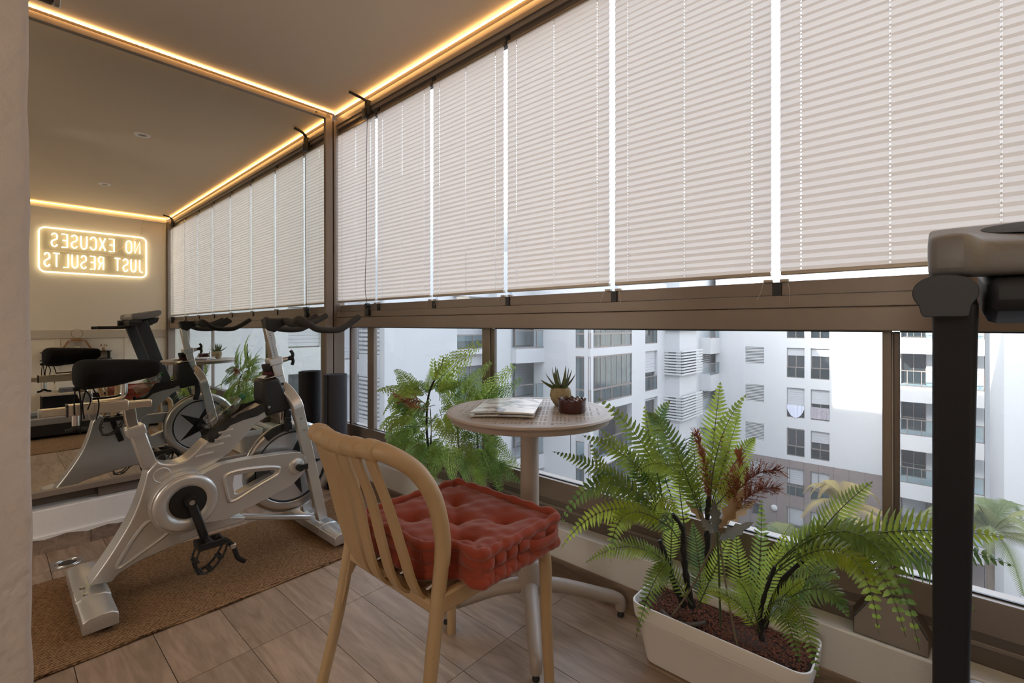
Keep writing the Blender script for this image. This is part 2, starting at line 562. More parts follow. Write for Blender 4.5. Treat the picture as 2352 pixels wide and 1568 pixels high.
# ================================================================== LONG WINDOW
XG = 1.645
win = struct(MB().box(1.672, 1.76, YB, 3.16, 0.20, 0.285).build('window_1', ALUD, bevel=0.003))
def wp(name, a, m=ALU, bevel=0.002):
    return MB().box(*a).build(name, m, win, bevel=bevel)
wp('sill_profile', (1.662, 1.735, YB, 3.12, 0.285, 0.372))
wp('sill_channel', (1.668, 1.675, YB, 3.12, 0.245, 0.258), ALU)
wp('handrail', (1.60, 1.70, YB+0.05, 3.09, 1.043, 1.108), bevel=0.003)
wp('handrail_track', (1.605, 1.695, YB+0.05, 3.09, 1.110, 1.147), bevel=0.002)
wp('head_track', (1.61, 1.70, YB+0.05, 3.09, 2.415, 2.50), bevel=0.003)
wp('head_lip', (1.60, 1.612, YB+0.05, 3.09, 2.437, 2.462), bevel=0.001)
EDGES = [3.078, 2.583, 2.035, 1.485, 0.923, 0.357, -0.19, -0.745, -1.295, -1.41]
for i in range(9):
    y1, y0 = EDGES[i], EDGES[i+1]
    wp('panel_bottom_profile', (1.628, 1.662, y0+0.012, y1-0.012, 1.149, 1.192), bevel=0.0015)
    wp('panel_top_profile', (1.628, 1.662, y0+0.012, y1-0.012, 2.385, 2.428), ALUD, bevel=0.0015)
    wp('glass_panel', (XG-0.004, XG+0.004, y0+0.003, y1-0.003, 1.19, 2.39), GLASS, bevel=0)
    if i:
        wp('panel_joint', (1.622, 1.664, y1-0.0125, y1+0.0125, 1.146, 1.19), BLACK, bevel=0.001)
        wp('panel_joint', (1.622, 1.664, y1-0.0125, y1+0.0125, 2.375, 2.43), BLACK, bevel=0.001)
        wp('edge_strip', (XG-0.006, XG+0.006, y1-0.004, y1+0.004, 1.19, 2.375), pane_mat('clear_strip', (0.86,0.9,0.98), 1.5) if i == 1 else bpy.data.materials['clear_strip'], bevel=0)
# lower glazing
MULL = [(2.715, 2.790), (1.626, 1.706), (0.066, 0.104), (-0.95, -0.875)]
for (y0, y1) in MULL:
    g_ = 0.024 if y0 > 1 and y0 < 2 else (0.017 if 0 < y0 < 1 else 0.0)
    wp('mullion', (1.672, 1.700, y0 + g_, y1, 0.29, 1.045), bevel=0.002)
wp('mullion_gasket', (1.680, 1.70, 1.626, 1.65, 0.37, 1.04), ALUD)
wp('mullion_gasket', (1.680, 1.70, 0.066, 0.080, 0.37, 1.04), ALUD)
wp('mullion_bead', (1.674, 1.69, 0.080, 0.083, 0.37, 1.04), mat('light_bead', (0.55, 0.52, 0.48), 0.4))
wp('end_post', (1.665, 1.71, 2.985, 3.01, 0.37, 1.04), ALUD)
cuts = [3.12] + [c for m_ in MULL for c in (m_[1], m_[0])] + [YB]
for i in range(0, len(cuts), 2):
    wp('lower_pane', (1.686, 1.692, cuts[i+1], cuts[i], 0.365, 1.045), DUSTY, bevel=0)
for i in range(0, len(cuts), 2):
    wp('gasket', (1.682, 1.69, cuts[i+1], cuts[i], 0.371, 0.376), BLACK, bevel=0)
    wp('gasket', (1.682, 1.69, cuts[i+1], cuts[i], 1.038, 1.043), BLACK, bevel=0)
for (yy) in (2.53, 2.25):
    MB().cyl((1.6605, yy, 0.33), (1.664, yy, 0.33), 0.0055, n=12).build('screw', BLACK, win)
# angular brackets under the mullions
def bracket(parent, fn):
    # fn(a along wall, d out from the wall, z)
    body = MB()
    pts = [(-0.085, 0.0), (-0.085, 0.045), (-0.04, 0.115), (0.04, 0.115), (0.085, 0.045), (0.085, 0.0)]
    top = [(a * 0.98, z) for a, z in pts]
    body.add([fn(a, 0.0, 0.202 + z) for a, z in pts] + [fn(a*0.93, 0.062 - 0.30 * z, 0.202 + z*0.93) for a, z in pts],
             [(0,1,2,3,4,5), (6,7,8,9,10,11)] + [(i, (i+1) % 6, 6 + (i+1) % 6, 6 + i) for i in range(6)])
    o = body.build('bracket', ALUD, parent, bevel=0.002)
    MB().add([fn(a, 0.0661 - 0.30 * z, 0.202 + z) for a, z in [(-0.079,0.042),(-0.041,0.1),(-0.038,0.098),(-0.076,0.040)]], [(0,1,2,3)]).build('slot', BLACK, o)
    MB().add([fn(a, 0.0661 - 0.30 * z, 0.202 + z) for a, z in [(0.079,0.042),(0.041,0.1),(0.038,0.098),(0.076,0.040)]], [(0,1,2,3)]).build('slot', BLACK, o)
    return o
bracket(win, lambda a, d, z: V(1.672 - d, 0.085 + a, z))
bracket(win, lambda a, d, z: V(1.672 - d, 1.665 + a, z))
# corner latches with lever and cable
def latch(y, parent, lever):
    w = MB().box(1.580, 1.612, y-0.016, y+0.018, 2.385, 2.475)
    w.box(1.570, 1.60, y-0.006, y+0.034, 2.365, 2.425)
    body = w.build('latch_body', BLACK, parent, bevel=0.004)
    MB().tube(smooth_path([(1.598, y, 2.468), (1.575, y+0.02, 2.485), (1.54, y+0.035, 2.497), (1.49, y+0.04, 2.505)], 4), [0.011]*12 + [0.012], 8, flat=0.8).build('lever', BLACK, body)
    lo = MB().box(1.580, 1.604, y-0.018, y+0.018, 1.115, 1.168).build('latch_body', BLACK, parent, bevel=0.004)
    MB().cyl((1.578, y, 1.178), (1.606, y, 1.178), 0.016, n=16).build('pulley', BLACK, lo)
    MB().cyl((1.577, y-0.004, 1.148), (1.5775, y-0.004, 1.148), 0.004).build('rivet', STEEL, lo)
    MB().tube(smooth_path([(1.59, y, 2.39), (1.585, y+0.002, 2.0), (1.586, y+0.004, 1.6), (1.585, y+0.016, 1.3), (1.59, y+0.002, 1.19)], 8), 0.0016, 6).build('cable', BLACK, lo)
latch(2.655, win, True)
latch(-1.245, win, True)

# mirror filling the far end
mir = thing('framed_mirror', (0.5, YM, 0.25), 'large wall mirror in a thin bronze aluminium frame behind the exercise bike', 'mirror')
mm, nt, b, out = new_mat('mirror_silver')
b.inputs['Base Color'].default_value = (0.80, 0.81, 0.76, 1); b.inputs['Metallic'].default_value = 1.0; b.inputs['Roughness'].default_value = 0.0
def mbox(x0, x1, d0, d1, z0, z1):
    mb = MB().box(x0, x1, d0, d1, z0, z1)
    mb.v = [(x, y + mirror_y(z), z) for x, y, z in mb.v]
    return mb
mbox(XL, 1.532, 0, 0.006, 0.283, 2.472).build('mirror_glass', mm, mir)
mbox(XL, 1.56, -0.016, 0.03, 0.258, 0.285).build('frame_bottom', ALU, mir, bevel=0.0015)
mbox(XL, 1.56, -0.016, 0.03, 2.468, 2.50).build('frame_top', ALU, mir, bevel=0.0015)
mbox(1.526, 1.574, -0.016, 0.03, 0.258, 2.50).build('frame_side', ALU, mir, bevel=0.0015)
yt_ = mirror_y(2.485)
MB().cyl((1.46, yt_-0.017, 2.485), (1.46, yt_-0.015, 2.485), 0.006, n=12).build('screw', BLACK, mir)
base = struct(MB().box(XL, 1.60, 3.165, 3.22, 0.20, 0.262).build('trim_3', ALUD))
bracket(base, lambda a, d, z: V(0.44 + a, 3.165 - d, z))

# LED rope light along the ceiling edges
LEDM = emit('led_glow', (1.0, 0.56, 0.20), LED_STRENGTH)
def led(pts, label):
    a, b_ = Vector(pts[0]), Vector(pts[1])
    o = thing('led_strip', a, label, 'light', 'rope lights along the ceiling')
    n = int((b_ - a).length / 0.012)
    path = [a.lerp(b_, i / n) for i in range(n + 1)]
    rs = [0.0034 + 0.0012 * (i % 2) for i in range(n + 1)]
    MB().tube(path, rs, 8).build('light_tube', LEDM, o)
    return o
led(((XL+0.02, 3.06, 2.512), (1.575, 3.06, 2.512)), 'glowing warm rope light running along the ceiling above the mirror')
led(((1.588, 3.07, 2.509), (1.588, YB+0.05, 2.509)), 'glowing warm rope light running along the ceiling above the pleated blinds')
led(((XL+0.02, YB+0.045, 2.508), (1.575, YB+0.045, 2.508)), 'glowing warm rope light above the neon sign wall')

# recessed downlights (seen in the mirror), small ceiling camera
for (u, v, lab) in ((327, 309, 'nearer the mirror'), (240, 422, 'nearer the neon sign wall')):
    p = via_mirror(u, v, 'Z', ZC)
    o = thing('ceiling_downlight', p, 'small round white downlight recessed in the ceiling, ' + lab, 'light', 'recessed ceiling downlights')
    MB().lathe([(0.026, -0.002), (0.028, -0.008), (0.048, -0.008), (0.052, -0.001), (0.052, 0.0)], p, 28).build('trim_ring', WHITE, o)
    MB().lathe([(0.0, -0.001), (0.027, -0.003)], p, 20).build('lens', mat('lamp_off', (0.25, 0.22, 0.18), 0.3), o)
o = thing('spotlight', (0.047, 1.35, 1.74), 'small dark spotlight with a silver end band on the plaster pillar', 'light')
DGM = mat('dark_grey_metal', (0.09, 0.085, 0.08), 0.4, metal=0.5)
MB().cyl((0.044, 1.35, 1.742), (0.052, 1.35, 1.742), 0.03, n=20).build('base', DGM, o)
MB().cyl((0.052, 1.35, 1.742), (0.086, 1.35, 1.740), 0.021, n=24).build('body', DGM, o, bevel=0.002)
MB().cyl((0.086, 1.35, 1.740), (0.097, 1.35, 1.740), 0.0215, n=24).build('end_band', STEEL, o, bevel=0.002)

# ================================================================== PLEATED BLINDS
def blind_mesh(width):
    z0, z1 = 1.222, 2.366
    pitch = 0.0232
    n = int((z1 - z0) / pitch)
    pitch = (z1 - z0) / n
    dep = 0.0056
    cords = [0.055, width / 2, width - 0.055] if width > 0.3 else [width / 2]
    hw = 0.0018
    ysn = [0.0]
    hole = set()
    for c in cords:
        ysn += [c - hw, c + hw]
        hole.add(len(ysn) - 2)
    ysn.append(width)
    mb = MB()
    rows = []
    for i in range(2 * n + 1):
        rows.append((z0 + pitch * i / 2, dep if i % 2 else 0.0))
    for k in range(len(ysn) - 1):
        for i in range(2 * n):
            (za, xa), (zb, xb) = rows[i], rows[i+1]
            parts = [(0, 1)] if k not in hole else [(0, 0.25), (0.70, 1)]
            for (s, t) in parts:
                pz0, px0 = za + (zb-za)*s, xa + (xb-xa)*s
                pz1, px1 = za + (zb-za)*t, xa + (xb-xa)*t
                mb.add([(px0, ysn[k], pz0), (px0, ysn[k+1], pz0), (px1, ysn[k+1], pz1), (px1, ysn[k], pz1)], [(0,1,2,3)])
    me = mb.rawmesh('fabric', BLIND)
    return me, cords
RAIL = mat('blind_rail', (0.42, 0.36, 0.29), 0.4, metal=0.3)
HEADR = mat('blind_head_rail', (0.23, 0.19, 0.15), 0.3, metal=0.6)
CORD = mat('blind_cord', (0.62, 0.55, 0.47), 0.8)
CLEAR = pane_mat('clear_plastic', (0.80, 0.78, 0.76), 1.5, 0.1)
BL_LABELS = ['beige pleated blind beside the mirror corner, behind the black latch cable'] + \
    ['beige pleated blind on the %s glass panel counted from the mirror corner post' % k for k in ('second', 'third', 'fourth', 'fifth', 'sixth', 'seventh', 'eighth')] + \
    ['narrow strip of beige pleated blind beside the neon sign wall']
for i in range(9):
    y1, y0 = EDGES[i] - 0.012, EDGES[i+1] + 0.012
    wdt = y1 - y0
    o = thing('pleated_blind', (1.615, y0, 1.21), BL_LABELS[i],
              'blind', 'pleated blinds on the long window')
    me, cords = blind_mesh(wdt)
    place('fabric', me, o, Matrix.Translation((1.608, y0, 0)))
    MB().box(1.606, 1.626, y0+0.004, y1-0.004, 2.366, 2.378).build('head_rail', HEADR, o, bevel=0.002)
    MB().box(1.606, 1.624, y0+0.002, y1-0.002, 1.210, 1.222).build('bottom_rail', RAIL, o, bevel=0.002)
    for yy in (y0+0.01, y1-0.01):
        MB().box(1.612, 1.628, yy-0.012, yy+0.012, 1.190, 1.1985).build('bottom_clip', RAIL, o, bevel=0.001)
    for yy in (y0+0.002, y1-0.002):
        MB().box(1.618, 1.634, yy-0.006, yy+0.006, 2.378, 2.392).build('top_clip', CLEAR, o)
    for c in cords:
        MB().tube([(1.6135, y0+c, 1.21), (1.6135, y0+c, 2.37)], 0.0007, 5).build('cord', CORD, o)
    if wdt > 0.3:
        for yy, s in ((y0+0.02, 1), (y1-0.02, -1)):
            L_ = 0.03 + 0.05 * random.random()
            MB().tube(smooth_path([(1.606, yy, 1.197), (1.603, yy + s*0.008, 1.197-L_*0.6), (1.602, yy + s*0.02*random.random(), 1.197-L_)], 4), 0.0006, 5).build('loose_cord', CORD, o)

# ================================================================== NEON SIGN on the back wall
pA, pB, pC, pD_ = [via_mirror(u, v, 'Y', YB + 0.03) for u, v in ((88, 517), (336, 549), (336, 640), (90, 620))]
sx0, sx1, sz0, sz1 = (pA.x + pD_.x) / 2, (pB.x + pC.x) / 2, (pC.z + pD_.z) / 2, (pA.z + pB.z) / 2
YSG = YB + 0.03
NEON = emit('neon_white', (1.0, 0.83, 0.52), SIGN_STRENGTH)
sign = thing('neon_sign', ((sx0+sx1)/2, YB, sz0), 'glowing neon sign reading NO EXCUSES JUST RESULTS in a rounded frame on the back wall', 'sign')
MB().box(sx0+0.01, sx1-0.01, YB+0.010, YB+0.014, sz0+0.01, sz1-0.01).build('acrylic_back', pane_mat('acrylic', (0.96, 0.95, 0.92), 1.3), sign)
def arc(cx, cz, rx, rz, a0, a1, n=8):
    return [(cx + rx * math.cos(math.radians(a0 + (a1-a0)*i/n)), cz + rz * math.sin(math.radians(a0 + (a1-a0)*i/n))) for i in range(n+1)]
rr = 0.06
fr = arc(sx1-rr, sz1-rr, rr, rr, 0, 90) + arc(sx0+rr, sz1-rr, rr, rr, 90, 180) + arc(sx0+rr, sz0+rr, rr, rr, 180, 270) + arc(sx1-rr, sz0+rr, rr, rr, 270, 360)
MB().tube([V(x, YSG, z) for x, z in fr], 0.0072, 8, closed=True, up=V(0,1,0)).build('frame_tube', NEON, sign)
S_ = arc(0.5, 0.76, 0.42, 0.24, 25, 180, 7) + arc(0.5, 0.5, 0.42, 0.26, 200, 240, 2)[1:2] + [(0.35, 0.56), (0.65, 0.44)] + arc(0.5, 0.24, 0.42, 0.24, 25, -155, 8)
GLY = {
 'N': [[(0.08,0),(0.08,1),(0.92,0),(0.92,1)]],
 'O': [arc(0.5,0.74,0.42,0.26,0,180,8) + arc(0.5,0.26,0.42,0.26,180,360,8) + [(0.92,0.74)]],
 'E': [[(0.9,1),(0.12,1),(0.12,0),(0.9,0)], [(0.12,0.52),(0.78,0.52)]],
 'X': [[(0.05,1),(0.95,0)], [(0.95,1),(0.05,0)]],
 'C': [arc(0.5,0.74,0.42,0.26,10,180,8) + arc(0.5,0.26,0.42,0.26,180,350,8)],
 'U': [[(0.08,1)] + arc(0.5,0.27,0.42,0.27,180,360,8) + [(0.92,1)]],
 'S': [arc(0.5,0.75,0.40,0.25,20,150,6) + [(0.12,0.70),(0.2,0.58),(0.5,0.5),(0.8,0.42),(0.9,0.3)] + arc(0.5,0.25,0.40,0.25,-10,-160,7)],
 'J': [[(0.75,1)] + arc(0.4,0.22,0.35,0.22,0,-120,6)],
 'T': [[(0.02,1),(0.98,1)], [(0.5,1),(0.5,0)]],
 'R': [[(0.1,0),(0.1,1),(0.55,1)] + arc(0.58,0.76,0.32,0.24,90,-90,7) + [(0.1,0.52)], [(0.5,0.52),(0.92,0)]],
 'L': [[(0.12,1),(0.12,0),(0.88,0)]],
}
def neon_line(text, xa, xb, z, h):
    n = len(text)
    pitch = (xa - xb) / (n - 0.28)
    for i, ch in enumerate(text):
        if ch == ' ':
            continue
        x0 = xa - i * pitch
        mb = MB()
        for st in GLY[ch]:
            mb.tube([V(x0 - a * pitch * 0.72, YSG, z + b2 * h) for a, b2 in st], 0.0066, 6, up=V(0, 1, 0))
        mb.build('letter_tube', NEON, sign)
hS, wS = sz1 - sz0, sx1 - sx0
neon_line('NO EXCUSES', sx1 - 0.062*wS, sx0 + 0.10*wS, sz0 + 0.585*hS, 0.30*hS)
neon_line('JUST RESULTS', sx1 - 0.025*wS, sx0 + 0.04*wS, sz0 + 0.125*hS, 0.305*hS)
MB().tube(smooth_path([(1.31, YB+0.006, sz1), (1.315, YB+0.004, 2.30), (1.33, YB+0.004, 2.38), (1.325, YB+0.004, 2.45)], 5), 0.003, 6).build('cable', CORD, sign)
MB().cyl((1.335, YB, 2.38), (1.335, YB+0.012, 2.38), 0.018).build('cable_clip', PANEL, sign)

# wall shelf with lantern, candle and a small vase
sh = thing('display_shelf', (0.69, YB, 0.63), 'two thin black shelf boards on the wall under the neon sign', 'shelf')
for z in (0.645, 0.735):
    MB().box(0.38, 1.0, YB, YB+0.16, z-0.008, z).build('board', BLACK, sh, bevel=0.001)
for x in (0.40, 0.98):
    MB().box(x-0.005, x+0.005, YB, YB+0.15, 0.645, 0.727).build('side_bracket', BLACK, sh)
lx, ly = 0.69, YB+0.085
ln = thing('candle_lantern', (lx, ly, 0.735), 'brown trapezoid wire mesh lantern with wooden cap and ring handle on the black shelf', 'lantern')
BRN = mat('brown_wood', (0.30, 0.14, 0.05), 0.5)
MESHB = mat('brown_wire', (0.16, 0.09, 0.05), 0.6)
for sx in (-1, 1):
    for sy in (-1, 1):
        MB().bar((lx+sx*0.14, ly+sy*0.06, 0.737), (lx+sx*0.075, ly+sy*0.045, 0.862), 0.009, 0.009).build('post', BRN, ln)
for z, hx, hy in ((0.739, 0.14, 0.06), (0.862, 0.075, 0.045)):
    m2 = MB()
    for s in (-1, 1):
        m2.bar((lx-hx, ly+s*hy, z), (lx+hx, ly+s*hy, z), 0.008, 0.008).bar((lx+s*hx, ly-hy, z), (lx+s*hx, ly+hy, z), 0.008, 0.008)
    m2.build('rim', BRN, ln)
m2 = MB()
for k in range(-9, 10):
    m2.tube([(lx+k*0.0148, ly+0.06, 0.739), (lx+k*0.0079, ly+0.045, 0.862)], 0.0008, 4)
for k in range(1, 10):
    t = k / 10
    hx = 0.14 + (0.075-0.14)*t; yy = ly + 0.06 - 0.015*t
    m2.tube([(lx-hx, yy, 0.739+0.123*t), (lx+hx, yy, 0.739+0.123*t)], 0.0008, 4)
m2.build('wire_mesh', MESHB, ln)
MB().cyl((lx, ly, 0.866), (lx, ly, 0.89), 0.052, n=24).build('cap', BRN, ln, bevel=0.003)
MB().cyl((lx, ly, 0.80), (lx, ly, 0.866), 0.03, n=20).build('glass_chimney', pane_mat('lantern_glass', (0.9,0.9,0.88), 1.5), ln)
MB().cyl((lx, ly, 0.737), (lx, ly, 0.80), 0.026, n=20).build('candle', mat('wax', (0.85,0.78,0.6),0.5), ln)
MB().tube([V(lx + 0.052*math.cos(a), ly, 0.895 + 0.052 + 0.052*math.sin(a)) for a in [2*PI*i/28 for i in range(28)]], 0.0022, 6, closed=True).build('ring_handle', MESHB, ln)
o = thing('pillar_candle', (0.46, YB+0.08, 0.645), 'thick cream candle standing on the lower black shelf', 'candle')
MB().lathe([(0.0,0.0),(0.045,0.0),(0.048,0.01),(0.048,0.125),(0.04,0.135),(0.012,0.128),(0.0,0.128)], (0.46, YB+0.08, 0.645), 24).build('wax', bpy.data.materials['wax'], o)
MB().cyl((0.46, YB+0.08, 0.77), (0.46, YB+0.08, 0.79), 0.0015, n=6).build('wick', BLACK, o)
o = thing('bud_vase', (0.93, YB+0.08, 0.735), 'tiny vase of dried buds at the end of the black shelf', 'vase')
MB().lathe([(0.0,0.0),(0.014,0.0),(0.02,0.012),(0.012,0.028),(0.014,0.034)], (0.93, YB+0.08, 0.735), 16).build('body', BRN, o)
for k in range(5):
    a = k * 1.26
    e = V(0.93 + 0.028*math.cos(a), YB+0.08+0.02*math.sin(a), 0.80+0.006*(k % 3))
    s_ = MB().tube([(0.93, YB+0.08, 0.765), e], 0.001, 5).build('stem', MESHB, o)
    MB().ball(e, 0.007, 0.007, 0.009, 8, 6).build('bud', mat('dried_bud', (0.35,0.2,0.14), 0.8) if k == 0 else bpy.data.materials['dried_bud'], s_)

# low black bench by the back wall with a folded towel
o = thing('storage_bench', (0.66, YB+0.22, 0), 'low black storage bench with a beige top against the back wall', 'bench')
MB().box(0.38, 0.95, YB+0.04, YB+0.42, 0.0, 0.30).build('body', CLOTHBLK, o, bevel=0.008)
MB().box(0.37, 0.96, YB+0.03, YB+0.43, 0.30, 0.325).build('top', mat('beige_board', (0.45,0.38,0.3), 0.6), o, bevel=0.006)
o = thing('folded_towel', (0.60, YB+0.24, 0.325), 'grey towel folded on the low black bench', 'towel')
mt = mat('grey_towel', (0.12, 0.115, 0.125), 0.95, bump=0.4, bscale=90)
for k in range(3):
    MB().box(0.52+0.004*k, 0.69-0.003*k, YB+0.16+0.003*k, YB+0.34-0.004*k, 0.325+0.014*k, 0.325+0.014*(k+1)-0.001).build('fold', mt, o, bevel=0.005)

for nm in ('display_shelf', 'candle_lantern', 'pillar_candle', 'bud_vase'):
    bpy.data.objects[nm].location.z += 0.04

# ================================================================== RUGS
def rug(name, x0, x1, y0, y1, label, z=0.009, wav=0.004, nx=60, ny=24, ylim=None):
    mb = MB()
    def edge(x, y):
        return V(x + 0.004*math.sin(y*9), y + wav*math.sin(x*7.3) + 0.5*wav*math.sin(x*17+1), 0)
    vs_, fs_ = [], []
    for lay, zz in ((0, z), (1, 0.001)):
        for j in range(ny+1):
            for i in range(nx+1):
                x, y = x0 + (x1-x0)*i/nx, y0 + (y1-y0)*j/ny
                p = edge(x, y)
                if ylim:
                    p.y = min(p.y, ylim(x))
                rim = min(i, nx-i, j, ny-j)
                h = zz if lay else zz * (0.75 if rim == 0 else 1.0) + 0.0012*math.sin(x*23+y*11)*math.sin(y*31)
                p.z = h
                vs_.append(p)
    n1 = (nx+1)*(ny+1)
    for j in range(ny):
        for i in range(nx):
            a = j*(nx+1)+i
            fs_.append((a, a+1, a+nx+2, a+nx+1))
            fs_.append((n1+a, n1+a+nx+1, n1+a+nx+2, n1+a+1))
    for i in range(nx):
        fs_.append((i, n1+i, n1+i+1, i+1))
        a = ny*(nx+1)+i
        fs_.append((a, a+1, n1+a+1, n1+a))
    for j in range(ny):
        a = j*(nx+1); b_ = a+nx
        fs_.append((a, a+nx+1, n1+a+nx+1, n1+a))
        fs_.append((b_, n1+b_, n1+b_+nx+1, b_+nx+1))
    mb.add(vs_, fs_)
    o = mb.build(name, JUTE)
    tag(o, label, 'rug', 'jute rugs')
    # whipped edge cord
    pts = [vs_[i] + V(0,-0.002,-0.001) for i in range(nx+1)]
    MB().tube(pts, 0.0045, 8).build('edge_cord', JUTE, o)
    return o
rug('jute_rug', -0.30, 1.45, 1.985, 2.70, 'brown braided jute rug under the exercise bike')
rug('jute_rug', -0.35, 1.10, -0.95, 0.64, 'brown braided jute rug under the treadmill', z=0.008)

# ================================================================== EXERCISE BIKE
YC = 2.30
bike = thing('exercise_bike', (0.65, YC, 0), 'silver indoor cycling bike with black saddle cover and star-patterned flywheel on the jute rug', 'exercise bike')
def xz(y0, y1):
    return lambda a, b_, d: V(a, d, b_)
fn = lambda a, b_, d: V(a, d, b_)
def part(mb, name, m, parent=bike, bevel=0.0):
    return mb.build(name, m, parent, bevel=bevel)
def spl(pts, n=4):
    q = smooth_path([V(a, 0, b_) for a, b_ in pts], n)
    return [(p.x, p.z) for p in q]
# main frame: rear leg + bottom, valley and arching top tube
outline = spl([(0.405,0.489),(0.393,0.434),(0.371,0.357),(0.343,0.293),(0.293,0.205),(0.237,0.122)], 3) + \
          spl([(0.300,0.108),(0.324,0.133),(0.381,0.155),(0.435,0.165),(0.501,0.177),(0.565,0.186),(0.634,0.190),(0.75,0.192)], 3) + \
          [(0.75,0.214)] + spl([(0.66,0.24),(0.63,0.30),(0.62,0.40),(0.639,0.478)], 3) + \
          spl([(0.695,0.513),(0.763,0.584),(0.80,0.618),(0.842,0.640)], 3) + \
          spl([(0.822,0.700),(0.76,0.668),(0.70,0.635),(0.604,0.573),(0.561,0.533),(0.526,0.507),(0.49,0.503),(0.454,0.512),(0.437,0.527)], 3)
body = part(MB().prism(outline, fn, 2.252, 2.345), 'frame', SILVER, bevel=0.014)
def ridge(pts, y, r=0.005, name='panel_ridge', closed=False, m=SILVER, parent=body):
    return part(MB().tube([V(a, y, b_) for a, b_ in pts], r, 8, closed=closed), name, m, parent)
ridge(spl([(0.315,0.165),(0.355,0.235),(0.395,0.29),(0.42,0.30),(0.445,0.29),(0.47,0.255),(0.468,0.235),(0.40,0.195),(0.335,0.160),(0.318,0.155),(0.315,0.165)], 4)[:-1], 2.254, 0.0095, closed=True)
ridge([(0.45+0.028*math.cos(a), 0.468+0.028*math.sin(a)) for a in [2*PI*i/24 for i in range(24)]], 2.252, 0.003, 'boss_ring', True)
for (a, b_, c, d) in ((0.60,0.545,0.665,0.552),(0.63,0.572,0.69,0.58),(0.565,0.515,0.628,0.522),(0.645,0.60,0.70,0.607)):
    part(MB().bar(V(a,2.2515,b_), V(c,2.2515,d), 0.010, 0.010), 'groove_bar', SILVER, body, bevel=0.002)
# chain guard: disc plus two arms meeting at the hub, triangular window
cxg, czg, rg = 0.520, 0.352, 0.117
circ = [(cxg + rg*math.cos(a), czg + rg*math.sin(a)) for a in [math.radians(62 + (302-62)*i/24) for i in range(25)]]
og = circ + [(0.66,0.243),(0.82,0.285),(0.93,0.318)] + [(0.952+0.046*math.cos(math.radians(a)), 0.405+0.062*math.sin(math.radians(a))) for a in range(-70, 91, 20)] + [(0.90,0.472),(0.76,0.480),(0.64,0.478)]
hole = [(0.690,0.420),(0.76,0.418),(0.845,0.408),(0.857,0.402),(0.852,0.390),(0.78,0.365),(0.705,0.338),(0.692,0.342),(0.685,0.38)]
# keyhole slit joining outline and window
k0 = len(og) - 1
poly = og + [og[0]] if False else og[:]
br_o = min(range(len(og)), key=lambda i: (og[i][0]-0.76)**2 + (og[i][1]-0.48)**2)
br_h = 1
hl = hole[br_h:] + hole[:br_h]
poly = og[:br_o+1] + hl + [hl[0]] + [og[br_o]] + og[br_o+1:]
bmg = bmesh.new()
def ring_faces(loop, y0, y1):
    a = [bmg.verts.new((x, y0, z)) for x, z in loop]; b_ = [bmg.verts.new((x, y1, z)) for x, z in loop]
    for i in range(len(loop)):
        j = (i+1) % len(loop)
        bmg.faces.new((a[i], a[j], b_[j], b_[i]))
    return a, b_
a1, b1 = ring_faces(og, 2.200, 2.250)
a2, b2 = ring_faces(hole, 2.200, 2.250)
bmesh.ops.triangle_fill(bmg, use_beauty=True, edges=[bmg.edges.get((l[i], l[(i+1) % len(l)])) for l in (a1, a2) for i in range(len(l))])
bmesh.ops.triangle_fill(bmg, use_beauty=True, edges=[bmg.edges.get((l[i], l[(i+1) % len(l)])) for l in (b1, b2) for i in range(len(l))])
bmesh.ops.recalc_face_normals(bmg, faces=bmg.faces)
me = bpy.data.meshes.new('chain_guard'); bmg.to_mesh(me); bmg.free()
me.shade_smooth(); me.set_sharp_from_angle(angle=math.radians(30)); me.materials.append(SILVER)
guard = place('chain_guard', me, bike, bevel=0.006)
part(MB().lathe([(0.062,-0.002),(0.072,-0.009),(0.082,-0.011),(0.100,-0.011),(0.107,-0.008),(0.111,-0.001),(0.113,0.01)], (cxg, 2.200, czg), 48, 'Y'), 'guard_ring', SILVER, guard)
part(MB().lathe([(0.0,-0.008),(0.062,-0.007),(0.065,-0.002),(0.065,0.008)], (cxg+0.006, 2.200, czg+0.004), 40, 'Y'), 'disc_cover', BLACK, guard)
part(MB().lathe([(0.0,-0.012),(0.024,-0.012),(0.034,-0.007),(0.038,0.002)], (0.951, 2.200, 0.402), 28, 'Y'), 'hub_boss', SILVER, guard)
ridge(spl([(0.672,0.315),(0.66,0.37),(0.655,0.425),(0.70,0.438),(0.80,0.430),(0.868,0.415),(0.875,0.398),(0.86,0.382),(0.78,0.352),(0.70,0.318),(0.672,0.315)], 4)[:-1], 2.201, 0.0085, 'panel_ridge', True, parent=guard)
# rear foot beam
rf = MB()
foot_prof = [(-0.046,0.045),(-0.046,0.085),(-0.030,0.095),(0.0,0.099),(0.030,0.095),(0.046,0.085),(0.046,0.045)]
part(MB().prism([(0.246+a, b_) for a, b_ in foot_prof], fn, 2.055, 2.55), 'rear_foot', SILVER, bevel=0.003)
part(MB().prism([(0.246+a*1.05, b_+0.003) for a, b_ in foot_prof], fn, 2.215, 2.325), 'foot_clamp', SILVER, bevel=0.004)
for yy, xx in ((2.235, 0.225), (2.30, 0.222)):
    part(MB().cyl((xx, yy, 0.098), (xx, yy, 0.106), 0.007, n=10), 'bolt', STEEL)
for yy in (2.10, 2.50):
    part(MB().cyl((0.262, yy, 0.0315), (0.262, yy, 0.047), 0.024, 0.02, 18), 'leveling_foot', RUBBER)
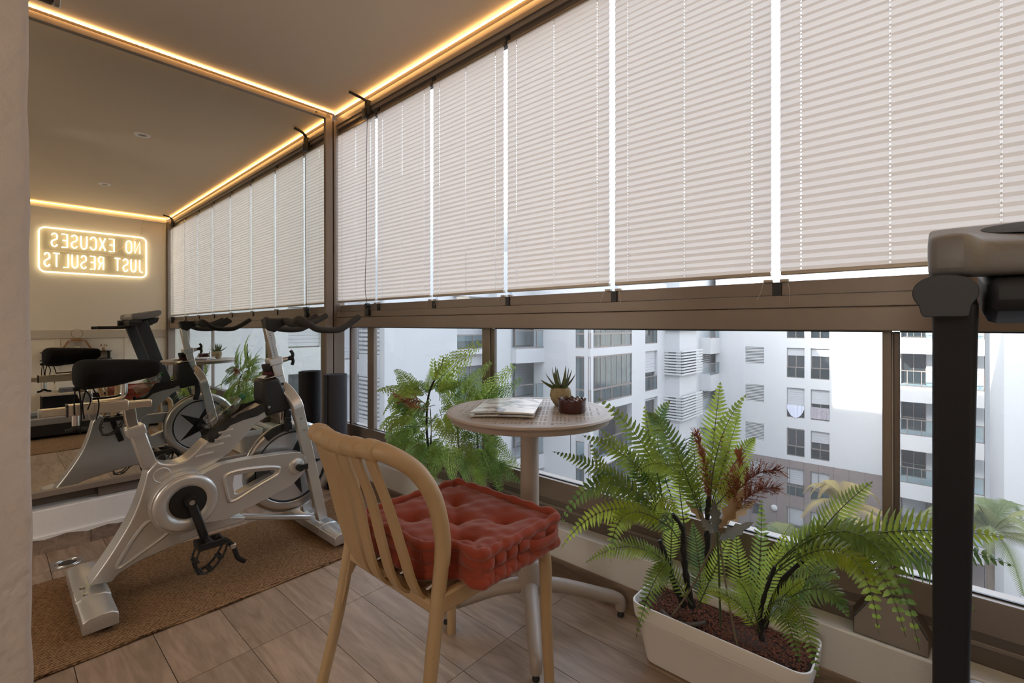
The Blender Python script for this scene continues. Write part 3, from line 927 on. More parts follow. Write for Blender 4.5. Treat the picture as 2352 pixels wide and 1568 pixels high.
# front foot beam + connecting bar
part(MB().bar((0.745, 2.297, 0.203), (1.06, 2.297, 0.105), 0.03, 0.022), 'base_bar', SILVER, bevel=0.005)
part(MB().prism([(1.10+a, b_-0.004) for a, b_ in foot_prof], fn, 2.035, 2.56), 'front_foot', SILVER, bevel=0.004)
for yy in (2.22, 2.39):
    part(MB().prism([(1.10+a*1.05, b_-0.001) for a, b_ in foot_prof], fn, yy-0.035, yy+0.035), 'foot_clamp', SILVER, bevel=0.003)
for yy in (2.08, 2.52):
    part(MB().cyl((1.10, yy, 0.0315), (1.10, yy, 0.045), 0.022, n=18), 'leveling_foot', RUBBER)
# flywheel
FX, FZ, FR = 0.968, 0.380, 0.214
fly = part(MB().lathe([(0.165,-0.010),(0.17,-0.017),(0.198,-0.019),(0.208,-0.016),(FR,-0.008),(FR,0.008),(0.208,0.016),(0.198,0.019),(0.17,0.017),(0.165,0.010)], (FX, YC, FZ), 72, 'Y'), 'flywheel', STEEL)
part(MB().lathe([(0.0,-0.0065),(0.166,-0.0065),(0.166,0.0065),(0.0,0.0065)], (FX, YC, FZ), 64, 'Y'), 'face_plate', mat('flywheel_plate', (0.66,0.67,0.70), 0.25, metal=0.7), fly)
for s in (-1, 1):
    part(MB().tube([V(FX+0.164*math.cos(a), YC+s*0.009, FZ+0.164*math.sin(a)) for a in [2*PI*i/64 for i in range(64)]], 0.0045, 8, closed=True), 'rim_seal', BLACK, fly)
    star = []
    for k in range(10):
        r = 0.152 if k % 2 == 0 else 0.046
        a = math.radians(145 + 36*k)
        star.append((FX + r*math.cos(a), FZ + r*math.sin(a)))
    part(MB().prism(star, fn, YC + s*0.0066, YC + s*0.0085), 'star_decal', BLACK, fly)
part(MB().cyl((FX, YC-0.10, FZ), (FX, YC+0.12, FZ), 0.012, n=16), 'axle', STEEL, fly)
part(MB().cyl((FX, YC-0.04, FZ), (FX, YC+0.04, FZ), 0.032, n=24), 'hub', BLACK, fly)
part(MB().cyl((0.957, 2.165, 0.398), (0.957, 2.19, 0.398), 0.016, n=16).box(0.957,0.995,2.175,2.19,0.385,0.408), 'axle_nut', BLACK)
# fork: two curved legs joining at the head
for s, nm in ((-1, 'fork_leg'), (1, 'fork_leg')):
    yy = YC + s*0.082
    top = [(0.912,YC+s*0.02,0.775),(0.935,YC+s*0.05,0.745),(0.957,yy,0.69),(0.972,yy,0.625),(1.012,yy,0.44),(1.080,yy,0.115)]
    q = smooth_path(top, 6)
    mb = MB()
    for i in range(len(q)-1):
        pass
    # rectangular section swept along the curve
    vs_, fs_ = [], []
    for i, p in enumerate(q):
        t = (q[min(i+1,len(q)-1)] - q[max(i-1,0)]).normalized()
        n_ = V(-t.z, 0, t.x).normalized() * 0.024
        w_ = V(0, 0.017, 0)
        vs_ += [p-n_-w_, p+n_-w_, p+n_+w_, p-n_+w_]
    for i in range(len(q)-1):
        for j in range(4):
            a, b_ = i*4+j, i*4+(j+1)%4
            fs_.append((a, b_, b_+4, a+4))
    e = (len(q)-1)*4
    fs_ += [(3,2,1,0), (e,e+1,e+2,e+3)]
    lg = part(MB().add(vs_, fs_), nm, SILVER, bevel=0.005)
    for t_ in (0.62, 0.565):
        xb = 0.972 + (0.625-t_)*0.22
        part(MB().cyl((xb, yy-0.0185, t_), (xb, yy-0.016, t_), 0.006, n=12), 'bolt', STEEL, lg)
# head tube / stem
part(MB().bar((0.922, YC, 0.745), (0.890, YC, 0.895), 0.05, 0.045, V(1,0,0)), 'head_tube', SILVER, bevel=0.005)
part(MB().bar((0.893, YC, 0.872), (0.886, YC, 0.905), 0.062, 0.058, V(1,0,0)), 'head_collar', SILVER, bevel=0.004)
post = part(MB().bar((0.890, YC, 0.895), (0.862, YC, 1.045), 0.040, 0.034, V(1,0,0)), 'handlebar_post', STEEL, bevel=0.004)
for k in range(14):
    t = k / 14
    part(MB().box(0.886-0.024*t-0.004, 0.886-0.024*t+0.004, YC-0.0205, YC-0.020, 0.912+0.112*t, 0.914+0.112*t), 'scale_mark', BLACK, post)
part(MB().cyl((0.905, YC-0.01, 0.888), (0.945, YC-0.01, 0.896), 0.011, n=16), 'post_pin', STEEL)
kn = part(MB().cyl((0.945, YC-0.01, 0.896), (0.965, YC-0.01, 0.900), 0.008, 0.012, 14), 'post_knob', BLACK)
part(MB().tube(smooth_path([(0.962, YC-0.01, 0.935), (0.972, YC-0.01, 0.918), (0.970, YC-0.01, 0.900), (0.974, YC-0.01, 0.882), (0.968, YC-0.01, 0.866)], 4), 0.0075, 10), 'knob_grip', BLACK, kn)
# handlebar
stem = part(MB().prism([(0.838,1.088),(0.955,1.090),(0.965,1.075),(0.898,1.035),(0.886,1.022),(0.848,1.035)], fn, YC-0.026, YC+0.026), 'handlebar_stem', BLACK, bevel=0.006)
BARM = mat('handlebar_grip', (0.030, 0.026, 0.024), 0.75)
hb = []
for s in (-1, 1):
    q = smooth_path([(0.935, YC+s*0.02, 1.078), (0.93, YC+s*0.12, 1.070), (0.925, YC+s*0.19, 1.085), (0.955, YC+s*0.215, 1.062), (1.00, YC+s*0.215, 1.038), (1.09, YC+s*0.21, 1.034), (1.14, YC+s*0.205, 1.052), (1.215, YC+s*0.195, 1.098)], 6)
    part(MB().tube(q, [0.0148]*(len(q)-1) + [0.0130], 14), 'handlebar', BARM)
    q = smooth_path([(0.95, YC+s*0.02, 1.075), (1.00, YC+s*0.06, 1.060), (1.06, YC+s*0.055, 1.075), (1.12, YC+s*0.05, 1.105)], 6)
    part(MB().tube(q, 0.0138, 12), 'aero_bar', BARM)
# black control head, bottle cage wing, tension knob
head = part(MB().prism([(0.818,0.808),(0.890,0.815),(0.918,0.760),(0.955,0.662),(0.880,0.650),(0.838,0.640),(0.826,0.690),(0.817,0.725)], fn, YC-0.058, YC+0.058), 'control_head', BLACK, bevel=0.012)
part(MB().prism([(0.832,0.812),(0.905,0.822),(0.910,0.832),(0.87,0.824)], fn, YC-0.055, YC+0.055), 'head_plate', STEEL, head, bevel=0.002)
part(MB().tube(smooth_path([(0.82,YC-0.03,0.815),(0.79,YC-0.035,0.810),(0.745,YC-0.04,0.812)],4), 0.003, 8, flat=0.4), 'brake_tab', BRN, head)
part(MB().lathe([(0.0,0.0),(0.022,0.0),(0.026,0.008),(0.016,0.018),(0.0,0.02)], (0.862, YC, 0.825), 20), 'knob_base', mat('maroon_plastic',(0.08,0.015,0.02),0.4), head)
part(MB().lathe([(0.0,0.0),(0.016,0.0),(0.019,0.01),(0.024,0.03),(0.022,0.036),(0.0,0.038)], (0.858, YC, 0.840), 10), 'tension_knob', RUBBER, head)
for (a, b_) in ((0.905,0.785),(0.846,0.685)):
    part(MB().cyl((a, YC-0.0605, b_), (a, YC-0.057, b_), 0.006, n=12), 'screw', STEEL if b_ < 0.7 else BLACK, head)
wing = [(0.70,0.690),(0.735,0.697),(0.79,0.698),(0.835,0.712),(0.835,0.668),(0.80,0.650),(0.74,0.640),(0.69,0.625),(0.625,0.562),(0.610,0.575),(0.605,0.60),(0.615,0.612),(0.64,0.605),(0.665,0.625),(0.685,0.66)]
wing_n = [(0.72,0.668),(0.79,0.690),(0.835,0.712),(0.835,0.668),(0.80,0.650),(0.74,0.640),(0.69,0.625),(0.625,0.562),(0.610,0.575),(0.605,0.60),(0.613,0.612),(0.63,0.590),(0.66,0.612),(0.69,0.640)]
part(MB().prism(wing_n, fn, YC-0.052, YC-0.046), 'bottle_holder', RUBBER, bevel=0.002)
part(MB().prism(wing, fn, YC+0.046, YC+0.052), 'bottle_holder', RUBBER, bevel=0.002)
part(MB().prism([(0.605,0.575),(0.615,0.565),(0.70,0.632),(0.80,0.655),(0.80,0.662),(0.70,0.642)], fn, YC-0.05, YC+0.05), 'bottle_tray', RUBBER)
# brake caliper
bc = part(MB().box(0.93,0.96,YC-0.03,YC+0.03,0.60,0.655), 'brake_caliper', BLACK, bevel=0.006)
for s in (-1, 1):
    part(MB().bar((0.945, YC+s*0.026, 0.62), (0.93, YC+s*0.027, 0.555), 0.012, 0.03), 'brake_pad', BLACK, bc, bevel=0.003)
    part(MB().cyl((0.925, YC+s*0.012, 0.59), (0.928, YC+s*0.012, 0.66), 0.004, n=8), 'spring_rod', STEEL, bc)
q = [V(FX + 0.203*math.cos(math.radians(a)), 0, FZ + 0.203*math.sin(math.radians(a))) for a in range(92, 132, 4)]
vs_, fs_ = [], []
for i, p in enumerate(q):
    n_ = (p - V(FX,0,FZ)).normalized()
    vs_ += [V(p.x,YC-0.026,p.z)-n_*0.022, V(p.x,YC-0.026,p.z)+n_*0.013, V(p.x,YC-0.021,p.z)+n_*0.013, V(p.x,YC-0.021,p.z)-n_*0.022]
for i in range(len(q)-1):
    for j in range(4):
        a, b_ = i*4+j, i*4+(j+1)%4
        fs_.append((a,b_,b_+4,a+4))
part(MB().add(vs_, fs_), 'brake_shoe', BLACK, bc)
# seat tube, collar, post, slide, saddle
part(MB().bar((0.420, YC, 0.500), (0.374, YC, 0.660), 0.055, 0.048, V(1,0,0)), 'seat_tube', SILVER, bevel=0.005)
part(MB().bar((0.380, YC, 0.632), (0.370, YC, 0.668), 0.066, 0.060, V(1,0,0)), 'seat_collar', SILVER, bevel=0.004)
q = smooth_path([(0.373, YC, 0.655), (0.362, YC, 0.69), (0.356, YC, 0.742)], 6)
vs_, fs_ = [], []
for i, p in enumerate(q):
    vs_ += [p+V(-0.018,-0.02,0), p+V(0.018,-0.02,0), p+V(0.018,0.02,0), p+V(-0.018,0.02,0)]
for i in range(len(q)-1):
    for j in range(4):
        a, b_ = i*4+j, i*4+(j+1)%4
        fs_.append((a,b_,b_+4,a+4))
part(MB().add(vs_, fs_), 'seat_post', CHROME, bevel=0.003)
SLIDE = mat('slide_metal', (0.66, 0.58, 0.48), 0.22, metal=0.85, vary=0.12, vscale=14)
sl = part(MB().box(0.18, 0.348, YC-0.05, YC-0.006, 0.737, 0.776), 'seat_slide', SLIDE, bevel=0.003)
part(MB().box(0.112, 0.42, YC-0.046, YC-0.010, 0.742, 0.768), 'slide_bar', SLIDE, sl, bevel=0.003)
part(MB().box(0.108, 0.113, YC-0.047, YC-0.009, 0.740, 0.769), 'end_cap', STEEL, sl, bevel=0.001)
part(MB().box(0.177, 0.182, YC-0.051, YC-0.005, 0.736, 0.778), 'sleeve_edge', BLACK, sl)
for xx in (0.125, 0.142, 0.160):
    part(MB().cyl((xx, YC-0.0465, 0.755), (xx, YC-0.0455, 0.755), 0.003, n=10), 'index_hole', STEEL, sl)
part(MB().cyl((0.204, YC-0.028, 0.737), (0.204, YC-0.028, 0.70), 0.012, n=16), 'pull_pin', CHROME, sl)
part(MB().tube(smooth_path([(0.176, YC-0.028, 0.684), (0.19, YC-0.028, 0.686), (0.204, YC-0.028, 0.694), (0.22, YC-0.028, 0.686), (0.234, YC-0.028, 0.684)], 4), 0.006, 10).cyl((0.204, YC-0.028, 0.70), (0.204, YC-0.028, 0.688), 0.010, 0.008, 12), 'pull_handle', BLACK, sl)
part(MB().tube(smooth_path([(0.25, YC, 0.779), (0.30, YC, 0.780), (0.328, YC, 0.784), (0.340, YC, 0.80), (0.342, YC, 0.86)], 6), 0.0115, 14), 'saddle_pipe', CHROME)
sad = MB()
prof = [(0.194,0.880,0.030,0.026),(0.203,0.880,0.085,0.046),(0.225,0.881,0.108,0.055),(0.262,0.879,0.102,0.054),(0.30,0.880,0.080,0.050),(0.335,0.881,0.058,0.048),(0.38,0.885,0.044,0.041),(0.42,0.888,0.038,0.035),(0.440,0.890,0.032,0.030),(0.450,0.892,0.016,0.014)]
vs_, fs_ = [], []
nn = 24
for (x, zc, hy, hz) in prof:
    for j in range(nn):
        a = 2*PI*j/nn
        c, s = math.cos(a), math.sin(a)
        yy = hy * math.copysign(abs(c)**0.9, c)
        zz = hz * math.copysign(abs(s)**0.85, s)
        if zz < 0:
            zz *= 1.0 + 0.10*math.sin(x*90+a*3)
            yy *= 0.92
        vs_.append((x, YC-0.02+yy, zc+zz))
for i in range(len(prof)-1):
    for j in range(nn):
        a, b_ = i*nn+j, i*nn+(j+1)%nn
        fs_.append((a, b_, b_+nn, a+nn))
fs_ += [tuple(range(nn-1,-1,-1)), tuple(range((len(prof)-1)*nn, len(prof)*nn))]
saddle = sad.add(vs_, fs_).build('saddle', CLOTHBLK, bike)
ss = saddle.modifiers.new('sub', 'SUBSURF'); ss.levels = 2; ss.render_levels = 2
for (x, y, dx, l) in ((0.205,-0.10,0.005,0.16),(0.225,-0.105,-0.012,0.11),(0.24,-0.09,0.018,0.12),(0.20,-0.06,-0.004,0.10),(0.215,-0.10,0.02,0.08)):
    y0 = YC + y
    part(MB().tube(smooth_path([(x, y0, 0.842), (x+dx, y0-0.004, 0.842-l*0.5), (x+dx*0.6, y0-0.002, 0.842-l)], 4), 0.0022, 6), 'drawstring', CLOTHBLK, saddle)
part(MB().ball((0.200, YC-0.085, 0.836), 0.010, 0.008, 0.008, 10, 8), 'cord_knot', CLOTHBLK, saddle)
# cranks and pedals with toe cages
def pedal(px_, py_, pz_, s, parent):
    # s: outward direction in Y
    pd = part(MB().box(px_-0.045, px_+0.045, py_+s*0.01-0.004, py_+s*0.01+0.004, pz_-0.012, pz_+0.012), 'pedal', BLACK, parent)
    b = part(MB().box(px_-0.045, px_+0.045, py_+s*0.075-0.004, py_+s*0.075+0.004, pz_-0.012, pz_+0.012), 'pedal_plate', BLACK, pd)
    part(MB().box(px_-0.045, px_-0.037, min(py_+s*0.01,py_+s*0.075), max(py_+s*0.01,py_+s*0.075), pz_-0.012, pz_+0.012).box(px_+0.037, px_+0.045, min(py_+s*0.01,py_+s*0.075), max(py_+s*0.01,py_+s*0.075), pz_-0.012, pz_+0.012), 'pedal_plate', BLACK, pd)
    part(MB().cyl((px_, py_, pz_), (px_, py_+s*0.08, pz_), 0.013, n=12), 'spindle', BLACK, pd)
    return pd
cr = part(MB().bar((0.528, 2.168, 0.362), (0.572, 2.160, 0.205), 0.016, 0.030, V(1,0,0)), 'crank', BLACK, bevel=0.006)
part(MB().cyl((0.528, 2.158, 0.362), (0.528, 2.19, 0.362), 0.021, n=18), 'crank_cap', BLACK, cr)
part(MB().cyl((0.528, 2.155, 0.362), (0.528, 2.158, 0.362), 0.010, n=8), 'crank_bolt', STEEL, cr)
pd_ = pedal(0.575, 2.155, 0.205, -1, bike)
# hanging toe cage (near side): loops of the cage and the strap with buckle
def cage(ox, oy, oz, parent, s):
    for yo in (0.018, 0.068):
        q = smooth_path([(ox-0.035, oy+s*yo, oz+0.01), (ox-0.055, oy+s*yo, oz-0.045), (ox-0.040, oy+s*yo, oz-0.095), (ox+0.0, oy+s*yo, oz-0.092), (ox+0.040, oy+s*yo, oz-0.045), (ox+0.052, oy+s*yo, oz-0.008)], 5)
        part(MB().tube(q, 0.007, 8, flat=0.5), 'toe_cage_bar', BLACK, parent)
    for (x1, z1) in ((-0.052,-0.05),(-0.040,-0.095),(-0.005,-0.094),(0.03,-0.06)):
        part(MB().bar((ox+x1, oy+s*0.016, oz+z1), (ox+x1, oy+s*0.07, oz+z1), 0.007, 0.02, V(1,0,0)), 'toe_cage_bar', BLACK, parent, bevel=0.002)
    q = smooth_path([(ox+0.02, oy+s*0.03, oz+0.012), (ox+0.06, oy+s*0.03, oz-0.012), (ox+0.085, oy+s*0.035, oz-0.05), (ox+0.10, oy+s*0.035, oz-0.095), (ox+0.13, oy+s*0.03, oz-0.125)], 5)
    part(MB().tube(q, 0.009, 8, flat=0.25, up=V(0,1,0)), 'strap', RUBBER, parent)
    part(MB().box(ox+0.072, ox+0.094, oy+s*0.03-0.008, oy+s*0.03+0.008, oz-0.055, oz-0.035), 'buckle', STEEL, parent, bevel=0.003)
cage(0.578, 2.155, 0.200, pd_, -1)
cr2 = part(MB().bar((0.528, 2.40, 0.362), (0.480, 2.42, 0.512), 0.016, 0.030, V(1,0,0)), 'crank', BLACK, bevel=0.006)
pd2 = pedal(0.478, 2.425, 0.515, 1, bike)
cage(0.478, 2.425, 0.522, pd2, 1)

# water bottle resting in the holder
BOT = pane_mat('bottle_plastic', (0.80, 0.84, 0.84), 2.1, 0.08)
p0, p1 = V(0.615, YC-0.012, 0.640), V(0.745, YC-0.012, 0.736)
bt = thing('water_bottle', p0, 'clear plastic water bottle with green cap lying in the bike bottle holder', 'bottle')
ax = (p1 - p0).normalized(); Lb = (p1 - p0).length
Mb = Matrix.Translation(p0) @ ax.to_track_quat('Z', 'Y').to_matrix().to_4x4()
pr = [(0.0,0.0),(0.026,0.0),(0.031,0.006),(0.032,0.02),(0.0295,0.03),(0.032,0.04),(0.032,0.055),(0.0295,0.062),(0.032,0.07),(0.032,0.085),(0.029,0.094),(0.032,0.104),(0.031,0.118),(0.026,0.135),(0.015,0.152),(0.0125,0.158),(0.0125,0.166)]
def xf(mb, Mx):
    mb.v = [tuple(Mx @ Vector(p)) for p in mb.v]
    return mb
xf(MB().lathe(pr, (0,0,0), 28), Mb).build('bottle_body', BOT, bt)
xf(MB().lathe([(0.0,0.0),(0.028,0.003),(0.030,0.02),(0.030,0.07),(0.0,0.074)], (0,0,0), 20), Mb).build('water', mat('water', (0.75,0.8,0.8), 0.05), bt) if False else None
xf(MB().lathe([(0.0322,0.064),(0.0325,0.066),(0.0325,0.088),(0.0322,0.09)], (0,0,0), 28), Mb).build('paper_label', pane_mat('label_film', (0.72,0.8,0.72), 1.3), bt)
xf(MB().lathe([(0.0135,0.158),(0.0145,0.160),(0.0145,0.174),(0.013,0.177),(0.0,0.177)], (0,0,0), 24), Mb).build('cap', mat('green_cap', (0.02,0.16,0.07), 0.4), bt)

# the bike as a whole: slightly larger, set down on the rug
BS = 1.02
bike.location = (0.663, 2.346, -0.0212); bike.scale = (BS, BS, BS)
bt.location = p0 * BS + V(0, 0, -0.0212); bt.scale = (BS, BS, BS)

# rolled exercise mat standing in the corner
cx_, cy_ = 1.508, 2.90
q = []
for i in range(150):
    a = i * 0.24
    r = 0.012 + 0.0655 * i / 149
    q.append((cx_ + r*math.cos(a-0.9), cy_ + r*math.sin(a-0.9)))
MATM = mat('mat_foam', (0.035, 0.034, 0.040), 0.8, bump=0.15, bscale=150)
mb = MB()
th = 0.0055
vs_, fs_ = [], []
for i, (x, y) in enumerate(q):
    dx, dy = x-cx_, y-cy_
    r = math.hypot(dx, dy)
    k = (r - th) / r
    for z in (0.003, 0.735):
        vs_ += [(x, y, z), (cx_+dx*k, cy_+dy*k, z)]
for i in range(len(q)-1):
    a, b_ = i*4, (i+1)*4
    fs_ += [(a, b_, b_+2, a+2), (a+1, a+3, b_+3, b_+1), (a+2, b_+2, b_+3, a+3), (a, a+1, b_+1, b_)]
fs_ += [(0,2,3,1), ((len(q)-1)*4, (len(q)-1)*4+1, (len(q)-1)*4+3, (len(q)-1)*4+2)]
tag(mb.add(vs_, fs_).build('yoga_mat', MATM), 'rolled dark grey exercise mat standing upright in the window corner', 'exercise mat')

# ================================================================== CHAIR
CHM = mat('tan_resin', (0.42, 0.287, 0.155), 0.45, vary=0.04, vscale=25, bump=0.03, bscale=90)
YN, YF = 0.835, 1.225
ch = thing('dining_chair', (0.88, 1.03, 0), 'tan resin chair with vertical slats wrapped over its curved back rail', 'chair')
# rear legs carry on upward into the back frame
for (yy, s) in ((YN, 1), (YF, -1)):
    q = smooth_path([(0.585, yy - s*0.02, 0.0), (0.645, yy-s*0.008, 0.24), (0.678, yy, 0.43), (0.690, yy, 0.52)], 8)
    MB().tube(q, [0.0145 + 0.004*i/len(q) for i in range(len(q))], 14).build('leg', CHM, ch)
arch = smooth_path([(0.690, YN, 0.51), (0.692, YN, 0.57), (0.672, YN+0.002, 0.66), (0.632, YN+0.014, 0.732), (0.578, YN+0.042, 0.778), (0.553, YN+0.085, 0.787), (0.543, YN+0.14, 0.785),
                    (0.540, (YN+YF)/2, 0.783), (0.543, YF-0.14, 0.785), (0.553, YF-0.085, 0.787), (0.578, YF-0.042, 0.778), (0.632, YF-0.014, 0.732), (0.672, YF-0.002, 0.66), (0.692, YF, 0.57), (0.690, YF, 0.51)], 8)
bf_ = MB().tube(arch, [0.0185 + 0.0025*math.sin(PI*i/(len(arch)-1)) for i in range(len(arch))], 16).build('back_frame', CHM, ch)
# front legs
for (yy, s) in ((0.815, 1), (1.225, -1)):
    q = smooth_path([(1.062, yy - s*0.008, 0.0), (1.056, yy, 0.2), (1.050, yy, 0.37), (1.040, yy, 0.415), (1.015, yy, 0.436), (0.975, yy, 0.440)], 8)
    MB().tube(q, [0.0145 + 0.004*min(1, i/16) for i in range(len(q))], 14).build('leg', CHM, ch)
for yy in (0.83, 1.212):
    MB().bar((0.672, yy, 0.428), (1.03, yy, 0.430), 0.022, 0.045).build('seat_rail', CHM, ch, bevel=0.006)
MB().bar((1.035, 0.83, 0.430), (1.035, 1.21, 0.430), 0.028, 0.03).build('seat_rail', CHM, ch, bevel=0.008)
MB().bar((0.685, 0.84, 0.412), (0.685, 1.215, 0.412), 0.03, 0.03).build('seat_rail', CHM, ch, bevel=0.008)
for yy in (0.842, 1.218):
    MB().prism([(0.648,0.285),(0.676,0.36),(0.71,0.405),(0.76,0.412),(0.76,0.435),(0.672,0.435)], lambda a, b_, d, yy=yy: V(a, yy+d, b_), -0.010, 0.010).build('gusset', CHM, ch, bevel=0.005)
NS = 6
for k in range(NS):
    yt = YN + 0.075 + (YF - YN - 0.15) * k / (NS - 1)
    yb = YN + 0.058 + (YF - YN - 0.116) * k / (NS - 1)
    bow = 0.016 * math.sin(PI * k / (NS - 1))
    path = smooth_path([(0.545-bow*0.4, yt, 0.790), (0.560-bow, yt, 0.745), (0.590-bow, (yt+yb)/2, 0.66), (0.622-bow*1.6, yb, 0.55), (0.648-bow*1.8, yb, 0.47), (0.672-bow*1.4, yb, 0.428), (0.705, yb, 0.412), (0.76, yb, 0.418), (1.03, yb, 0.437)], 6)
    vs_, fs_ = [], []
    hw, ht = 0.0185, 0.0045
    for i, p in enumerate(path):
        t = (path[min(i+1, len(path)-1)] - path[max(i-1, 0)]).normalized()
        n_ = V(t.z, 0, -t.x)
        w_ = V(0, hw, 0)
        # shallow channel section
        vs_ += [p - w_ - n_*ht, p - w_*0.55 - n_*ht*0.1, p + w_*0.55 - n_*ht*0.1, p + w_ - n_*ht, p + w_ + n_*ht, p - w_ + n_*ht]
    for i in range(len(path)-1):
        for j in range(6):
            a, b_ = i*6+j, i*6+(j+1) % 6
            fs_.append((a, b_, b_+6, a+6))
    fs_.append((5,4,3,2,1,0)); e = (len(path)-1)*6; fs_.append((e,e+1,e+2,e+3,e+4,e+5))
    sl_ = MB().add(vs_, fs_).build('slat', CHM, ch, bevel=0.0015)
    # wrap over the back rail
    i0 = min(range(len(arch)), key=lambda i: (arch[i]-V(0.543, yt, 0.785)).length)
    seg = arch[max(0,i0-2):i0+3]
    c0, c1 = V(0.543, yt-0.030, arch[i0].z), V(0.543, yt+0.030, arch[i0].z)
    xx = arch[i0].x
    MB().tube([(xx, yt-0.0215, arch[i0].z), (xx, yt-0.0195, arch[i0].z), (xx, yt-0.010, arch[i0].z), (xx, yt+0.010, arch[i0].z), (xx, yt+0.0195, arch[i0].z), (xx, yt+0.0215, arch[i0].z)], [0.019,0.0225,0.0238,0.0238,0.0225,0.019], 18).build('rail_wrap', CHM, sl_)

# ================================================================== CUSHION
CUM = mat('terracotta_cotton', (0.27, 0.048, 0.025), 0.9, vary=0.12, vscale=30, bump=0.12, bscale=220, sheen=0.25, spec=0.2)
cux, cuy, hx, hy = 0.862, 0.978, 0.184, 0.208
ZB, ZT = 0.450, 0.528
cu = thing('seat_cushion', (cux, cuy, ZB), 'terracotta red tufted box cushion on the tan chair', 'cushion')
N = 64
tufts = [(-0.45, -0.48), (0.45, -0.48), (-0.45, 0.48), (0.45, 0.48), (0.0, 0.0)]
def top_z(a, b_):
    z = ZT + 0.006
    for (p, q_) in tufts:
        d2 = ((a-p)**2 + (b_-q_)**2)
        z -= 0.018 * math.exp(-d2 / 0.014) + 0.013 * math.exp(-d2 / 0.09)
    # creases running between tufts
    for (p, q_) in tufts:
        for (p2, q2) in ((0.0, 0.0), (p * 1.9, q_ * 1.9)):
            if (p2, q2) == (p, q_):
                continue
            vx, vy = p2-p, q2-q_
            t = max(0, min(1, ((a-p)*vx + (b_-q_)*vy) / (vx*vx+vy*vy)))
            dd = math.hypot(a-p-t*vx, b_-q_-t*vy)
            z -= 0.004 * math.exp(-(dd/0.05)**2)
    r = max(abs(a), abs(b_))
    z -= 0.012 * max(0, (r-0.72)/0.28)**2 * 0.5
    z += 0.0018 * math.sin(a*17+b_*9) * math.sin(b_*13-a*5)
    return z
vs_, fs_ = [], []
for j in range(N+1):
    for i in range(N+1):
        a, b_ = -1+2*i/N, -1+2*j/N
        k = 1 - 0.02*(1-max(abs(a),abs(b_)))
        vs_.append((cux + hx*a, cuy + hy*b_, top_z(a, b_)))
for j in range(N):
    for i in range(N):
        q_ = j*(N+1)+i
        fs_.append((q_, q_+1, q_+N+2, q_+N+1))
# quilted sides: rows of puffs
per = []
for i in range(N): per.append((-1+2*i/N, -1.0, 0, -1, i*(1)))
for j in range(N): per.append((1.0, -1+2*j/N, 1, 0, j*(N+1)+N))
for i in range(N): per.append((1-2*i/N, 1.0, 0, 1, N*(N+1)+N-i))
for j in range(N): per.append((-1.0, 1-2*j/N, -1, 0, (N-j)*(N+1)))
base0 = len(vs_)
R = 14
np_ = len(per)
for r in range(1, R+1):
    t = r / R
    for k, (a, b_, nx_, ny_, idx) in enumerate(per):
        along = (k % N) / N
        puff = abs(math.sin(PI * along * 6.0)) ** 0.6 * abs(math.sin(PI * t * 2.0)) ** 0.55
        edge = min(1.0, along * 14, (1-along) * 14)
        bulge = 0.004 + 0.015 * puff * edge
        if t > 0.999: bulge = 0.0
        z = vs_[idx][2] + (ZB - vs_[idx][2]) * t
        vs_.append((cux + hx*a + nx_*bulge, cuy + hy*b_ + ny_*bulge, z))
for r in range(R):
    for k in range(np_):
        k2 = (k+1) % np_
        if r == 0:
            a0, a1 = per[k][4], per[k2][4]
        else:
            a0, a1 = base0+(r-1)*np_+k, base0+(r-1)*np_+k2
        b0, b1_ = base0+r*np_+k, base0+r*np_+k2
        fs_.append((a0, b0, b1_, a1))
fs_.append(tuple(base0+(R-1)*np_+k for k in range(np_)))
def tuck(p):
    # the near rear corner is squeezed round the back frame tube
    x, y, z = p
    t = max(0.0, min(1.0, (0.905 - y) / 0.06)); t = t*t*(3-2*t)
    lim = 0.655 + 0.068 * t
    k = max(0.0, min(1.0, (x - 0.64) / 0.25))
    return (lim + (x - 0.64) * (1.0 if k >= 1 else 1.0) * (0.89 - lim) / 0.25 if x < 0.89 else x, y, z)
MB().add([tuck(p) for p in vs_], fs_).build('cushion_body', CUM, cu)
def edge_roll(z, r0):
    pts, rs = [], []
    n = 160
    for i in range(n):
        s = 4 * i / n
        side, t = int(s), (s - int(s)) * 2 - 1
        a, b_ = [(t, -1), (1, t), (-t, 1), (-1, -t)][side]
        c = abs(t)
        rad = 0.06
        x, y = cux + (hx+0.004)*a, cuy + (hy+0.004)*b_
        # round the corners
        dx = max(0, abs(a)*hx - (hx - 0.022)); dy = max(0, abs(b_)*hy - (hy - 0.022))
        l = math.hypot(dx, dy)
        if l > 0.022:
            k = 0.022 / l
            x = cux + math.copysign(hx - 0.022 + dx*k + 0.004, a)
            y = cuy + math.copysign(hy - 0.022 + dy*k + 0.004, b_)
        pts.append(V(x, y, z + 0.0015*math.sin(i*0.9)))
        rs.append(r0 * (1 + 0.16*math.sin(i*1.05) + 0.10*math.sin(i*0.47+1)))
    return MB().tube([V(*tuck(p)) for p in pts], rs, 10, closed=True)
edge_roll(ZT+0.003, 0.0125).build('edge_roll', CUM, cu)
edge_roll(ZB+0.014, 0.0125).build('edge_roll', CUM, cu)
for (p, q_) in tufts:
    MB().ball((cux+hx*p, cuy+hy*q_, top_z(p, q_)+0.001), 0.008, 0.008, 0.003, 10, 6).build('tuft', CUM, cu)
MB().tube(smooth_path([(cux+0.05, cuy-hy-0.012, 0.503), (cux+0.07, cuy-hy-0.026, 0.500), (cux+0.13, cuy-hy-0.028, 0.499), (cux+0.16, cuy-hy-0.013, 0.503)], 5), 0.013, 10, flat=0.3, up=V(0,1,0)).build('handle_strap', CUM, cu)

